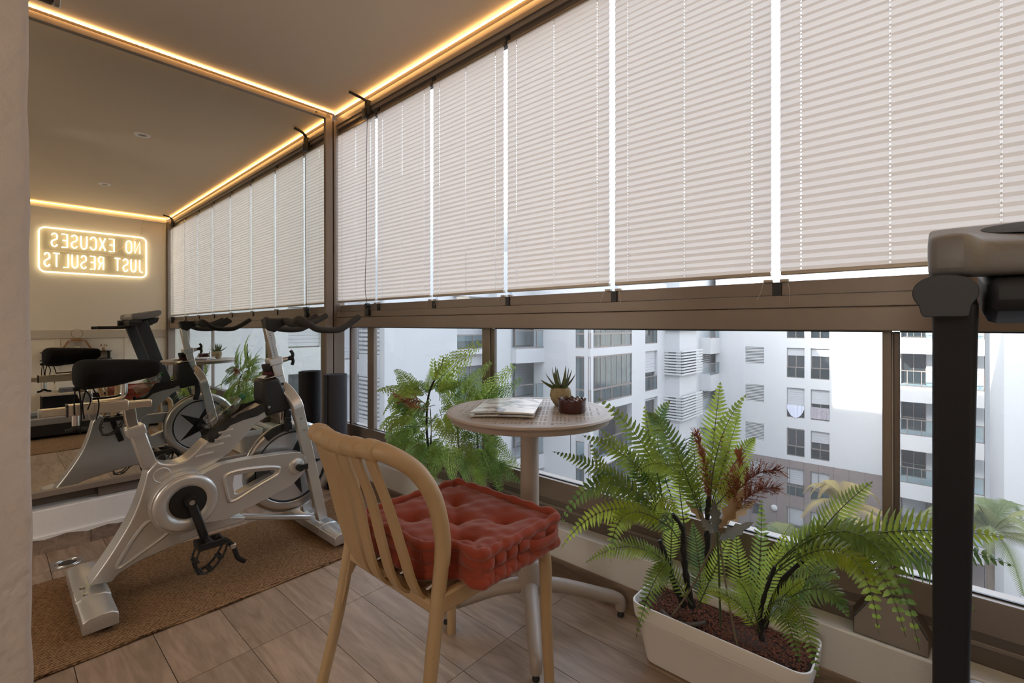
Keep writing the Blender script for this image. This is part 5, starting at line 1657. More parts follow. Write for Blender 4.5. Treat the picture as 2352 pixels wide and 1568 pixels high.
for b, t, w_, m in (((1650,1215,1.42),(1715,1120,1.41),0.035,TANL), ((1655,1205,1.43),(1735,1150,1.42),0.03,TANL), ((1645,1225,1.41),(1640,1150,1.39),0.030,GREYL), ((1650,1240,1.40),(1728,1200,1.38),0.030,GREYL), ((1640,1225,1.42),(1610,1190,1.41),0.026,GREYL), ((1630,1210,1.43),(1575,1150,1.42),0.022,TANL)):
    lobed(sp, onX(*b), onX(*t), V(-0.7,-0.3,0.5), w_, m)
MB().tube(smooth_path([onX(1655,1440,1.41), onX(1652,1330,1.41), onX(1648,1220,1.41)], 5), 0.003, 7).build('stalk', STEMM, sp)
# gnarled grey roots lying on the gravel
rt = thing('driftwood_twig', (1.40, 0.60, soil), 'curved grey twig lying on the red gravel', 'twig')
MB().tube(smooth_path([onZ(1520,1400,0.185), onZ(1545,1425,0.180), onZ(1585,1435,0.178), onZ(1620,1428,0.176)], 6), [0.004+0.003*math.sin(PI*i/18) for i in range(19)], 8).build('twig', mat('grey_wood',(0.10,0.08,0.065),0.85), rt)

# ================================================================== LACY FERN behind the table
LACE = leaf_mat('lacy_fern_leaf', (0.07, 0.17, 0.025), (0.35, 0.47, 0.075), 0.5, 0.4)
def lacy_mesh(seed):
    rnd = random.Random(seed)
    mb = MB()
    L_ = 1.0
    def pinn(base, d, n, l, cnt):
        s = d.cross(n).normalized()
        tip = base + d*l
        mb.add([base - n*0.004 - s*0.004, base + s*0.004 - n*0.004, tip], [(0,1,2)])
        for i in range(cnt):
            t = 0.12 + 0.86*i/cnt
            p = base + d*(l*t) - n*(0.08*l*t*t)
            ll = (l*0.28 + 0.020)*(1-t*0.62)*rnd.uniform(0.85, 1.15)
            for sg in (-1, 1):
                dd = (s*sg*0.85 + d*0.62 + n*rnd.uniform(-0.18,0.18)).normalized()
                ss = dd.cross(n).normalized()*ll*0.225
                m1 = p + dd*ll*0.35; m2 = p + dd*ll*0.68
                mb.add([p, m1 - ss, m2 - ss*0.85 + dd*ll*0.02, p + dd*ll, m2 + ss*0.85, m1 + ss, m1*0.5+m2*0.5 + n*ll*0.04], [(0,1,6),(1,2,6),(2,3,6),(3,4,6),(4,5,6),(5,0,6)])
        return
    n = V(0, 0, 1)
    N_ = 12
    path = [V(0.05*math.sin(2.2*t), t, 0.10*math.sin(PI*t*0.8) - 0.22*t*t) for t in [i/20 for i in range(21)]]
    for i in range(N_):
        t = 0.20 + 0.79*i/N_
        f = t*20; a = int(min(19, f))
        p = path[a].lerp(path[a+1], f-a)
        tg = (path[a+1]-path[a]).normalized()
        s = tg.cross(n).normalized()
        l = 0.34*(1-t)**0.8*rnd.uniform(0.85, 1.1) + 0.03
        for sg in (-1, 1):
            d = (s*sg*0.9 + tg*0.55 + n*rnd.uniform(-0.15, 0.05)).normalized()
            pinn(p, d, n, l, max(3, int(6.5*(1-t)+2)))
    b0 = len(mb.v)
    mb.tube(path[::2], [0.008*(1-0.8*i/10) for i in range(11)], 5)
    return mb.rawmesh('frond', LACE)
lms = [lacy_mesh(s) for s in (1, 2, 3, 4)]
lf = thing('lacy_fern', (1.45, 1.75, soil), 'large lacy leaved fern on thin black stems behind the bistro table', 'fern')
def put_frond(base, tip, nrm, sc_):
    d = tip - base
    l = d.length
    y = d.normalized()
    z = (nrm - y*nrm.dot(y)).normalized()
    x = y.cross(z)
    Mx = Matrix((x*l*sc_, y*l, z*l)).transposed().to_4x4()
    Mx.translation = base
    place('frond', random.choice(lms), lf, Mx)
FR2 = [ # (base), (tip): pixel + plane X
 ((985,900,1.47),(1078,786,1.50)), ((985,905,1.47),(985,850,1.46)), ((1000,900,1.48),(1060,870,1.50)), ((960,900,1.44),(870,940,1.38)), ((960,920,1.44),(905,845,1.42)),
 ((1030,920,1.50),(1085,850,1.52)), ((1080,960,1.50),(1160,840,1.54)), ((1100,960,1.50),(1178,870,1.52)), ((1060,930,1.46),(1110,830,1.48)), ((980,930,1.42),(865,880,1.36)),
 ((985,960,1.40),(858,970,1.35)), ((980,980,1.40),(870,1000,1.36)), ((985,1010,1.40),(862,1022,1.36)), ((1000,1000,1.38),(920,1060,1.34)), ((1000,1010,1.38),(950,1090,1.36)),
 ((1010,1000,1.38),(1000,1110,1.36)), ((1040,1000,1.40),(1040,1110,1.38)), ((1070,1000,1.42),(1075,1120,1.40)), ((1085,1010,1.44),(1120,1120,1.44)), ((1100,1010,1.46),(1155,1115,1.46)),
 ((1110,1000,1.48),(1180,1050,1.50)), ((1120,1060,1.50),(1188,1095,1.50)), ((1090,980,1.50),(1150,980,1.53)), ((1020,950,1.40),(960,1000,1.34)), ((1010,940,1.38),(1050,1030,1.34)),
 ((1000,930,1.40),(940,960,1.36)), ((990,920,1.46),(930,870,1.46)), ((1010,920,1.50),(1020,830,1.54)), ((1040,940,1.45),(1090,940,1.40)), ((1030,960,1.42),(1080,1020,1.36)),
 ((1060,980,1.44),(1130,1010,1.42)), ((970,960,1.42),(900,920,1.40)), ((975,990,1.44),(890,1040,1.44)), ((980,1000,1.48),(930,940,1.52)), ((1060,960,1.50),(1010,900,1.55)),
 ((1095,1030,1.44),(1060,1090,1.38)), ((990,1020,1.44),(960,1060,1.40)), ((1020,1010,1.48),(980,1080,1.50)), ((1080,950,1.50),(1130,900,1.55)), ((1050,900,1.52),(1000,870,1.56)),
 ((1020,1000,1.42),(985,1060,1.34)), ((1100,1060,1.46),(1100,1130,1.42)), ((1130,1075,1.52),(1195,1060,1.53)), ((960,940,1.46),(880,905,1.50)), ((1010,980,1.50),(1060,930,1.58)),
 ((940,1020,1.46),(885,1000,1.50)), ((1060,1010,1.38),(1110,1060,1.34)), ((1100,960,1.46),(1135,1010,1.42)),
]
for (b, t) in FR2:
    B, T = onX(*b), onX(*t)
    nrm = V(-0.6, -0.45, 0.65) + V(random.uniform(-.4,.4), random.uniform(-.4,.4), random.uniform(-.3,.3))
    put_frond(B, B + (T-B)*1.08, nrm, random.uniform(0.8, 1.05))
for pts in ([(975,1135,1.45),(985,1060,1.45),(980,980,1.44),(985,905,1.46),(1010,850,1.47),(1020,820,1.48)], [(1000,1135,1.44),(990,1080,1.42),(990,1000,1.41)], [(1065,1130,1.45),(1055,1050,1.45),(1050,960,1.46)], [(1095,1130,1.48),(1098,1060,1.47),(1095,960,1.50)]):
    q = smooth_path([onX(*p) for p in pts], 6)
    q = [V(q[0].x, q[0].y, soil-0.01)] + q
    MB().tube(q, [0.0075*(1-0.55*i/len(q)) for i in range(len(q))], 8).build('stem', BARK, lf)
gr2 = thing('dried_grass', (1.42, 1.95, soil), 'russet dried plume tucked into the lacy fern', 'dried plant')
for b, m_, t, sp_ in (((985,940,1.38),(945,930,1.36),(905,905,1.35),0.05), ((990,935,1.38),(950,918,1.36),(912,925,1.35),0.045)):
    plume(gr2, *Fpx(b, m_, t), sp_, 70)
MB().tube(smooth_path([V(1.43, 1.86, soil), onX(990,1010,1.42), onX(988,938,1.38)], 5), 0.0025, 6).build('stalk', bpy.data.materials['dry_stalk'], gr2)

# ================================================================== OUR OWN BUILDING around the balcony
RENDER = mat('outer_render', (0.5, 0.49, 0.48), 0.85)
G = -17.2
for nm, a in (('wall_above', (-12, 1.74, -12, 26, ZC+0.15, 16.7)), ('wall_below', (-12, 1.80, -12, 26, G, -0.125)),
              ('wall_near', (-12, 1.74, -12, YB-0.16, -0.12, ZC+0.15)), ('wall_beyond', (-12, 1.74, 3.32, 26, -0.12, ZC+0.15)), ('wall_house', (-12, -4.6, YB-0.16, 3.32, -0.12, ZC+0.15))):
    struct(MB().box(*a).build(nm, RENDER))
struct(MB().box(XL, 1.74, 3.225, 3.315, -0.12, ZC+0.15).build('wall_mirror_side', RENDER))

# living room behind the balcony opening, with two globe lamps added to brighten the balcony
struct(MB().box(-4.6, XL, YB-0.16, 3.32, -0.12, -0.0005).build('floor_living_room', FLOORM))
struct(MB().box(-4.6, XL-0.2, YB-0.16, 3.32, ZC, ZC+0.15).build('ceiling_living_room', WHITE))
struct(MB().box(-4.6, XL-0.2, YB-0.16, YB-0.10, 0, ZC).box(-4.6, XL-0.2, 3.26, 3.32, 0, ZC).build('wall_living_room', WHITE))
GLOBE = emit('fill_globe', (1.0, 0.88, 0.74), FILL_STRENGTH)
for lp, lab in ((V(-2.1, -0.1, 1.45), 'added white paper globe fill lamp in the unseen living room before the wide opening'), (V(-2.1, 2.25, 1.45), 'added white paper globe fill lamp in the unseen living room behind the pillar')):
    lamp = thing('fill_lamp', (lp.x, lp.y, 0), lab, 'lamp', 'added globe fill lamps in the unseen living room')
    MB().ball(lp, 0.34, 0.34, 0.34, 32, 20).build('globe', GLOBE, lamp)
    MB().cyl((lp.x, lp.y, 0.02), lp + V(0,0,-0.335), 0.012, n=14).build('pole', STEEL, lamp)
    MB().cyl((lp.x, lp.y, 0.0), (lp.x, lp.y, 0.022), 0.14, n=28).build('base', STEEL, lamp)

# ================================================================== THE COURT OUTSIDE
FAC = mat('white_render', (0.56, 0.56, 0.565), 0.85, vary=0.03, vscale=0.4)
BROWN = mat('brown_stone', (0.235, 0.19, 0.175), 0.8, vary=0.1, vscale=2.5)
DGLASS = mat('dark_window_glass', (0.035, 0.042, 0.048), 0.08, spec=0.8)
PGLASS = mat('curtained_glass', (0.17, 0.195, 0.20), 0.15, vary=0.25, vscale=1.2, stretch=(6,6,0.4), spec=0.8)
SHUT = mat('roller_shutter', (0.48,0.485,0.50), 0.6)
FRAMEX = mat('window_frame_taupe', (0.24, 0.20, 0.18), 0.5, metal=0.3)
RAILG = pane_mat('balcony_glass', (0.72, 0.80, 0.82), 1.6)
LOUV = mat('white_louver', (0.58,0.58,0.575), 0.6)
PAVE = mat('court_paving', (0.26, 0.23, 0.215), 0.9, vary=0.12, vscale=1.5)
struct(MB().box(1.80, 70, -60, 70, G-0.3, G).build('ground', PAVE))

class Bay:
    """a flat facade: axis 'Y' faces -Y (a = X), axis 'X' faces -X (a = Y), axis 'y' faces +Y (a = X)"""
    def __init__(self, bld, axis, plane):
        self.b, self.axis, self.p = bld, axis, plane
    def pt(self, a, d, z):
        if self.axis == 'Y':
            return V(a, self.p + d, z)
        if self.axis == 'y':
            return V(a, self.p - d, z)
        return V(self.p + d, a, z)
    def rect(self, u0, v0, u1, v1, virt=False):
        if self.axis == 'Y':
            p, q = onY(u0, v0, self.p), onY(u1, v1, self.p)
        elif self.axis == 'y':
            p, q = via_mirror(u0, v0, 'Y', self.p), via_mirror(u1, v1, 'Y', self.p)
        else:
            p, q = onX(u0, v0, self.p), onX(u1, v1, self.p)
        k = 1 if self.axis == 'X' else 0
        a0, a1 = sorted((p[k], q[k])); z0, z1 = sorted((p.z, q.z))
        return a0, a1, z0, z1
    def box(self, a0, a1, d0, d1, z0, z1, name, m, parent=None, mb=None):
        P, Q = self.pt(a0, d0, z0), self.pt(a1, d1, z1)
        c = [sorted((P[i], Q[i])) for i in range(3)]
        t = (mb or MB()).box(c[0][0], c[0][1], c[1][0], c[1][1], c[2][0], c[2][1])
        if mb is None:
            return t.build(name, m, parent or self.b, smooth=False)
    def wall(self, a0, a1, z0, z1, holes, m, depth=0.35, name='wall'):
        mb = MB()
        As = sorted(set([a0, a1] + [h[0] for h in holes] + [h[1] for h in holes]))
        Zs = sorted(set([z0, z1] + [h[2] for h in holes] + [h[3] for h in holes]))
        As = [a for a in As if a0 <= a <= a1]; Zs = [z for z in Zs if z0 <= z <= z1]
        for i in range(len(As)-1):
            for j in range(len(Zs)-1):
                ca_, cz_ = (As[i]+As[i+1])/2, (Zs[j]+Zs[j+1])/2
                if any(h[0] < ca_ < h[1] and h[2] < cz_ < h[3] for h in holes):
                    continue
                mb.add([self.pt(As[i],0,Zs[j]), self.pt(As[i+1],0,Zs[j]), self.pt(As[i+1],0,Zs[j+1]), self.pt(As[i],0,Zs[j+1])], [(0,1,2,3)])
        for (h0, h1, y0, y1) in holes:
            for (p, q) in (((h0,y0),(h1,y0)), ((h1,y0),(h1,y1)), ((h1,y1),(h0,y1)), ((h0,y1),(h0,y0))):
                mb.add([self.pt(p[0],0,p[1]), self.pt(q[0],0,q[1]), self.pt(q[0],depth,q[1]), self.pt(p[0],depth,p[1])], [(0,1,2,3)])
        return mb.build(name, m, self.b, smooth=False)
    def window(self, h, kind='dark', shut=0.0, depth=0.35, rail=False, cross=True):
        a0, a1, z0, z1 = h
        mb = MB()
        fw = 0.05
        d = depth - 0.06
        for (x0, x1, y0, y1) in ((a0,a1,z0,z0+fw),(a0,a1,z1-fw,z1),(a0,a0+fw,z0,z1),(a1-fw,a1,z0,z1)) + ((((a0+a1)/2-fw/2,(a0+a1)/2+fw/2,z0,z1),(a0,a1,z0+(z1-z0)*0.34,z0+(z1-z0)*0.34+fw)) if cross else ()):
            self.box(x0, x1, d-0.05, d, y0, y1, '', None, mb=mb)
        w = mb.build('window', FRAMEX, self.b, smooth=False)
        self.box(a0, a1, d, d+0.02, z0, z1, 'pane', DGLASS if kind == 'dark' else PGLASS, w)
        if shut > 0:
            n = max(2, int((z1-z0)*shut/0.16))
            mb = MB()
            for i in range(n):
                zt = z1 - (z1-z0)*shut*i/n; zb = z1 - (z1-z0)*shut*(i+1)/n
                self.box(a0+0.02, a1-0.02, d-0.12, d-0.07, zb+0.015, zt, '', None, mb=mb)
            self.box(a0+0.02, a1-0.02, d-0.10, d-0.075, z1-(z1-z0)*shut, z1, '', None, mb=mb)
            mb.build('roller_shutter', SHUT, w, smooth=False)
        if rail:
            self.railing(a0, a1, 0.06, z0, z0+(z1-z0)*0.36, w, posts=2)
        return w
    def railing(self, a0, a1, d, z0, z1, parent=None, posts=4, glass=True):
        mb = MB()
        self.box(a0, a1, d-0.025, d+0.025, z1-0.05, z1, '', None, mb=mb)
        self.box(a0, a1, d-0.02, d+0.02, z0, z0+0.05, '', None, mb=mb)
        for i in range(posts+1):
            a = a0 + (a1-a0)*i/posts
            self.box(a-0.02, a+0.02, d-0.02, d+0.02, z0, z1, '', None, mb=mb)
        r = mb.build('railing', FRAMEX, parent or self.b, smooth=False)
        if glass:
            if parent is None:
                self.box(a0, a1, d-0.006, d+0.006, z0+0.05, z1-0.05, 'railing_glass', RAILG, r)
            else:
                self.box(a0, a1, d-0.006, d+0.006, z0+0.05, z1-0.05, 'railing_glass', RAILG, parent)
        return r
    def louver(self, h, n=9, d=0.05, back=True):
        a0, a1, z0, z1 = h
        mb = MB()
        for i in range(n):
            z = z0 + (z1-z0)*(i+0.5)/n
            self.box(a0, a1, d, d+0.08, z-(z1-z0)/n*0.27, z+(z1-z0)/n*0.27, '', None, mb=mb)
        l = mb.build('louver_screen', LOUV, self.b, smooth=False)
        if back:
            self.box(a0, a1, 0.34, 0.36, z0, z1, 'louver_back', DGLASS, l)
        return l

# ---- B: facing block (parallel to our window), paired windows, brown stone base
bB = thing('apartment_building', (44, 6, G), 'white apartment block facing the window with paired windows and a brown stone base', 'building')
B = Bay(bB, 'X', 41.0)
u_ = lambda x: 1600 + x/3.128
v_ = lambda y: 740 + y/3.128
cols1 = [(180,408),(468,690),(755,968),(1040,1275),(1318,1540)]
cols2 = [(190,410),(480,715),(778,1005),(1068,1295),(1360,1590)]
lou = [(175,300),(442,575),(712,848),(985,1110)]
holes, wins, lhs = [], [], []
for k, (y0, y1) in enumerate(cols1):
    holes.append(B.rect(u_(648), v_(y0), u_(775), v_(y1))); wins.append((holes[-1], [0.26, 0.60, 0.06, 0.58, 0.95][k]))
for k, (y0, y1) in enumerate(cols2):
    holes.append(B.rect(u_(820), v_(y0), u_(955), v_(y1))); wins.append((holes[-1], [0.26, 0.48, 0.42, 0.58, 0.95][k]))
# straighten: windows of one floor share sill and lintel heights (perspective made them differ by a little)
fl = []
for k in range(5):
    a, b_ = wins[k][0], wins[5+k][0]
    z0, z1 = (a[2]+b_[2])/2, (a[3]+b_[3])/2
    fl.append((z0, z1))
wins = [((w[0][0], w[0][1], fl[i % 5][0], fl[i % 5][1]), w[1]) for i, w in enumerate(wins)]
f3 = (fl[0][0]-fl[3][0])/3
for c in (0, 5):
    h0 = wins[c][0]
    wins.append(((h0[0], h0[1], fl[0][0]+f3, fl[0][1]+f3), 0.3))
holes = [w[0] for w in wins]
for (y0, y1) in lou:
    lhs.append(B.rect(u_(350), v_(y0), u_(485), v_(y1)))
zb = onX(1720, 1040, 41.0).z
yL, yR = onX(1642, 745, 41.0).y, onX(2066, 745, 41.0).y
yR2 = onX(2308, 745, 41.0).y
allh = holes + lhs
def clip(hs, z0, z1):
    return [(a, b_, max(c, z0), min(d, z1)) for a, b_, c, d in hs if c < z1 and d > z0]
door_h = B.rect(u_(395), v_(1290), u_(480), v_(1400))
B.wall(yR, yL, zb, 9.0, clip(allh, zb, 9.0), FAC)
B.wall(yR, yL, G, zb, clip(allh + [door_h], G, zb), BROWN, name='stone_base')
B.window(door_h, 'dark', 0, cross=False)
for i, (h, s_) in enumerate(wins):
    B.window(h, 'dark' if i not in (3, 4, 8, 9) else 'pale', s_, rail=True)
for h in lhs:
    B.louver(h, 11)
a0, a1, z0, z1 = wins[1][0]
for (c, m_, dx) in ((1, mat('pale_sheet', (0.62,0.64,0.74), 0.9), 0.0), (6, mat('patterned_sheet', (0.36,0.33,0.36), 0.9, vary=0.5, vscale=9), 0.0)):
    a0, a1, z0, z1 = wins[c][0]
    n = 12
    vs_, fs_ = [], []
    for i in range(n+1):
        t = i/n
        zl = z0 + (z1-z0)*(0.04 if c == 6 else 0.30 - 0.30*math.sin(PI*t)**0.7)
        zt = z0 + (z1-z0)*0.42
        dd = -0.06 - 0.04*math.sin(i*2.2)
        aa = a0 + (a1-a0)*(0.02+0.96*t)
        vs_ += [B.pt(aa, dd, zl), B.pt(aa, dd+0.03, zt), B.pt(aa, dd+0.09, zt), B.pt(aa, dd+0.06, zl)]
    for i in range(n):
        for j in range(4):
            p, q = i*4+j, i*4+(j+1) % 4
            fs_.append((p, q, q+4, p+4))
    sh_ = MB().add(vs_, fs_).build('laundry_sheet', m_)
    tag(sh_, ['pale sheet hung out over a window rail of the facing block', 'patterned bedding hung out over a window rail of the facing block'][c == 6], 'laundry')
MB().ball(B.pt(onX(u_(560), v_(1330), 41.0).y, -0.1, onX(u_(560), v_(1330), 41.0).z), 0.12, 0.25, 0.25).build('wall_lamp', LOUV, bB)
# vertical joints of the stone cladding
for k in range(1, 13):
    yy = yR + (yL-yR)*k/13
    B.box(yy-0.02, yy+0.02, -0.012, 0.0, G, zb, 'cladding_joint', mat('joint', (0.17,0.135,0.125), 0.9) if 'joint' not in bpy.data.materials else bpy.data.materials['joint'])
# set-back strip with louvres between the two wings
B2 = Bay(bB, 'X', 43.0)
hs = [B2.rect(u_(185), v_(y0), u_(268), v_(y1)) for (y0, y1) in ((168,280),(415,530),(672,785))]
B2.wall(onX(1690, 745, 43.0).y, onX(1600, 745, 43.0).y+2, G, 9.0, hs, FAC)
for h in hs:
    B2.louver(h, 10)
MB().box(41.0, 43.1, yL-0.05, yL, G, 9.0).build('wall', FAC, bB, smooth=False)
# balcony bay
C_ = Bay(bB, 'X', 38.5)
cy0, cy1 = onX(2262, 745, 38.5).y, onX(2055, 745, 38.5).y
ub, vb = u_, v_
dh = [C_.rect(u_(1470), v_(y0), u_(1650), v_(y1)) for (y0, y1) in ((560,790),(890,1130),(1230,1430))]
z_f = [(h[2], h[3]) for h in dh]
stp = (z_f[0][0]-z_f[1][0])
dh = [(dh[0][0], dh[0][1], z_f[1][0] + stp*k, z_f[1][0] + stp*k + 2.25) for k in (3, 2, 1, 0, -1)]
C_.wall(cy0, cy1, zb, 9.0, clip(dh, zb, 9.0), FAC)
C_.wall(cy0, cy1, G, zb, clip(dh, G, zb), BROWN, name='stone_base')
MB().box(38.5, 41.0, cy1-0.02, cy1, G, 9.0).build('wall', FAC, bB, smooth=False)
MB().box(38.5, 41.0, cy0, cy0+0.02, G, 9.0).build('wall', FAC, bB, smooth=False)
for k, h in enumerate(dh):
    C_.window(h, 'dark' if k < 4 else 'pale', 0.0 if k < 4 else 0.9)
    sz = h[2]
    sl_ = C_.box(cy0+0.1, cy1, -1.5, 0.0, sz-0.95, sz-0.02, 'balcony', FAC)
    C_.railing(cy0+0.12, cy1, -1.45, sz-0.02, sz+0.95, sl_, posts=6, glass=True)
# wall beyond the balconies, with brown base
E_ = Bay(bB, 'X', 41.0)
E_.wall(yR2-1, yR, zb-0.4, 9.0, [], FAC)
dr_ = E_.rect(2228, 1268, 2258, 1345)
E_.wall(yR2-1, yR, G, zb-0.4, [dr_], BROWN, name='stone_base')
E_.window(dr_, 'dark', cross=False)
# roof slabs
MB().box(41, 52, yR2-1, yL, 9.0, 9.3).build('roof', FAC, bB, smooth=False)

# ---- D: blank gable close on the right
bD = thing('apartment_building', (33, -10, G), 'plain pale gable wall at the edge of the court beside the brown stone base', 'building')
pD = onX(2306, 745, 30.0).y
MB().box(30, 36.8, pD-12, pD, G, 9.0).build('wall', FAC, bD, smooth=False)
MB().box(29.9, 36.9, pD-12.1, pD+0.05, 9.0, 9.2).build('roof', FAC, bD, smooth=False)

# ---- A: wing on the left (facing -Y), stepped bays with balconies
bA = thing('apartment_building', (24, 18, G), 'white apartment wing with rounded balconies, glazed loggias and louvred corner boxes', 'building')
TOP = 5.0
ua = lambda x: 1120 + x/3.92
va = lambda y: 740 + y/3.92
uf = lambda x: 840 + x/3.92
vf = lambda y: 720 + y/3.92
FH = 3.0
def floors(h, ks=(-4, -3, -2, -1, 0, 1)):
    return [(h[0], h[1], h[2]+FH*k, h[3]+FH*k) for k in ks if h[2]+FH*k > G+0.1]
# far-left bay with wide shutters
A0 = Bay(bA, 'Y', 20.0)
x0, x1 = onY(700, 745, 20).x, onY(884, 745, 20).x
hA = A0.rect(787, 862, 833, 955)
h0 = [(hA[0]-1.0, hA[1], hA[3]-2.3 + FH*k, hA[3] + FH*k) for k in (-4,-3,-2,-1,0,1)]
A0.wall(x0, x1, G, TOP, clip(h0, G, TOP), FAC)
for i, h in enumerate(h0):
    if h[2] > G: A0.window(h, 'pale', 0.98 if i % 2 == 1 or i > 3 else 0.35)
# louvred corner box on that bay
L0 = Bay(bA, 'Y', 18.6)
rb = L0.rect(862, 868, 922, 958)
for k in (-4,-3,-2,-1,0,1):
    z0, z1 = rb[2]+FH*k, rb[3]+FH*k
    if z0 < G: continue
    L0.louver((rb[0], rb[1], z0, z1), 10, d=0.0, back=False)
    Lx = Bay(bA, 'X', rb[0])
    Lx.louver((18.6, 20.0, z0, z1), 10, d=0.0, back=False)
    MB().box(rb[0]+0.25, rb[1]-0.2, 19.3, 19.9, z0, z1).build('window', PGLASS, bA, smooth=False)
    MB().box(rb[0], rb[1], 18.6, 20.0, z1, z1+FH-(z1-z0)).build('wall', FAC, bA, smooth=False)
# second bay, right of the corner line
A1 = Bay(bA, 'Y', 18.2)
x0, x1 = onY(884, 745, 18.2).x, onY(1142, 745, 18.2).x
hB = A1.rect(1050, 757, 1104, 800)
hB = (hB[0], hB[1]+0.6, hB[2], hB[2]+2.1)
hs = floors(hB)
A1.wall(x0 + (rb[1]-rb[0]) if False else x0, x1, G, TOP, hs, FAC)
MB().box(x0-0.02, x0, 18.2, 20.0, G, TOP).build('wall', FAC, bA, smooth=False)
for i, h in enumerate(hs):
    A1.window(h, 'pale', 0.0 if i % 2 else 0.8, rail=True)
    A1.box(h[0]-0.3, h[1]+0.3, -0.5, 0.0, h[2]-0.25, h[2]-0.02, 'ledge', FAC)
# third bay: deep balconies with shutters behind
A2 = Bay(bA, 'Y', 17.2)
x0, x1 = onY(1142, 745, 17.2).x, onY(1330, 745, 17.2).x
op = A2.rect(ua(215), va(360), ua(605), va(650))
op = (op[0], op[1], op[3]-2.25, op[3])
hs = floors(op)
A2.wall(x0, x1, G, TOP, hs, FAC, depth=1.4)
MB().box(x0-0.02, x0, 17.2, 18.2, G, TOP).build('wall', FAC, bA, smooth=False)
for i, h in enumerate(hs):
    A2.window((h[0]+(h[1]-h[0])*0.42, h[1], h[2], h[3]), 'pale', 0.97, depth=1.4, cross=False)
    A2.box(h[0], h[0]+(h[1]-h[0])*0.42, 1.38, 1.42, h[2], h[3], 'wall', FAC)
    # curved balcony slab
    n = 14
    bx0, bx1 = h[0], onY(ua(770), 745, 16.6).x
    front = [(bx0 + (bx1-bx0)*k/n, -0.35 - 0.75*math.sin(PI*0.5*k/n)) for k in range(n+1)]
    poly = front + [(bx1, 0.0), (bx0, 0.0)]
    sl_ = MB().prism(poly, lambda a, b_, d: A2.pt(a, b_, d), h[2]-0.80, h[2]-0.02).build('balcony', FAC, bA, smooth=False)
    rl = MB()
    for zz in (h[2]+0.05, h[2]+0.98):
        for k in range(n):
            rl.bar(A2.pt(front[k][0], front[k][1]+0.08, zz), A2.pt(front[k+1][0], front[k+1][1]+0.08, zz), 0.05, 0.05)
    for k in (0, 4, 8, 12, 14):
        rl.bar(A2.pt(front[k][0], front[k][1]+0.08, h[2]), A2.pt(front[k][0], front[k][1]+0.08, h[2]+0.98), 0.04, 0.04)
    rl.build('railing', FRAMEX, sl_, smooth=False)
    gl = MB()
    for k in range(n):
        p, q = A2.pt(front[k][0], front[k][1]+0.08, 0), A2.pt(front[k+1][0], front[k+1][1]+0.08, 0)
        gl.add([p+V(0,0,h[2]+0.08), q+V(0,0,h[2]+0.08), q+V(0,0,h[2]+0.95), p+V(0,0,h[2]+0.95)], [(0,1,2,3)])
    gl.build('railing_glass', RAILG, sl_, smooth=False)
TOP = 8.7
# fourth bay: glazed loggia boxes, tall windows
A3 = Bay(bA, 'Y', 13.4)
x0, x1 = onY(ua(920), 745, 13.4).x, onY(ua(1735), 745, 13.4).x
lg = A3.rect(ua(922), va(310), ua(1300), va(660))
lg = (x0, lg[1], lg[2], lg[3])
wn_ = A3.rect(ua(1420), va(262), ua(1530), va(600))
hl = floors(lg); hw_ = floors(wn_)
A3.wall(x0, x1, G, TOP, hl + hw_, FAC)
A3s = Bay(bA, 'X', x0)
A3s.wall(13.4, 17.2, G, TOP, [(13.4, 14.3, h[2], h[3]) for h in hl], FAC)
for i, h in enumerate(hl):
    k = i - (len(hl)-2)
    if k in (-1, -3):
        A3.window((h[0]+(h[1]-h[0])*0.62, h[1], h[2], h[3]), 'dark', 0.3, depth=1.2, cross=False)
        A3.box(h[0], h[0]+(h[1]-h[0])*0.62, 1.2, 1.24, h[2], h[3], 'wall', FAC)
        A3.railing(h[0], h[1], 0.05, h[2], h[2]+1.0, posts=5)
        A3s.railing(13.4, 14.3, 0.05, h[2], h[2]+1.0, posts=1)
        continue
    mb = MB()
    zr = h[2] + (h[3]-h[2])*0.32
    for (s, e, bay) in ((h[0], h[1], A3), (13.4, 14.3, A3s)):
        bay.box(s, e, 0.02, 0.10, h[3]-0.08, h[3], '', None, mb=mb)
        bay.box(s, e, 0.02, 0.10, zr-0.10, zr, '', None, mb=mb)
        bay.box(s, e, 0.02, 0.10, h[2], h[2]+0.08, '', None, mb=mb)
        n = 4 if bay is A3 else 1
        for q in range(n+1):
            a = s + (e-s)*q/n
            bay.box(a-0.03, a+0.03, 0.03, 0.09, h[2], zr, '', None, mb=mb)
        for q in range(2*n+1):
            a = s + (e-s)*q/(2*n)
            bay.box(a-0.012, a+0.012, 0.04, 0.08, zr, h[3], '', None, mb=mb)
    lo_ = mb.build('loggia_frame', FRAMEX, bA, smooth=False)
    A3.box(h[0], h[1], 0.055, 0.065, h[2], h[3], 'loggia_glass', RAILG, lo_)
    A3s.box(13.4, 14.3, 0.055, 0.065, h[2], h[3], 'loggia_glass', RAILG, lo_)
    # curtains behind
    cx0, cx1 = h[0]+(h[1]-h[0])*0.42, h[1]
    vs_, fs_ = [], []
    for q in range(41):
        a = cx0 + (cx1-cx0)*q/40
        for z in (h[2]+0.1, h[3]-0.05):
            vs_.append(A3.pt(a, 0.5+0.06*math.sin(q*1.7), z))
    fs_ = [(2*q, 2*q+2, 2*q+3, 2*q+1) for q in range(40)]
    MB().add(vs_, fs_).build('curtain', PGLASS, lo_)
    A3.box(h[0]+0.1, h[1]+0.4, 2.4, 2.45, h[2], h[3], 'loggia_back', mat('loggia_inner', (0.40,0.42,0.42), 0.7) if 'loggia_inner' not in bpy.data.materials else bpy.data.materials['loggia_inner'], lo_)
for i, h in enumerate(hw_):
    A3.window(h, 'dark', 0.08 if i % 2 else 0.55, rail=True, cross=False)
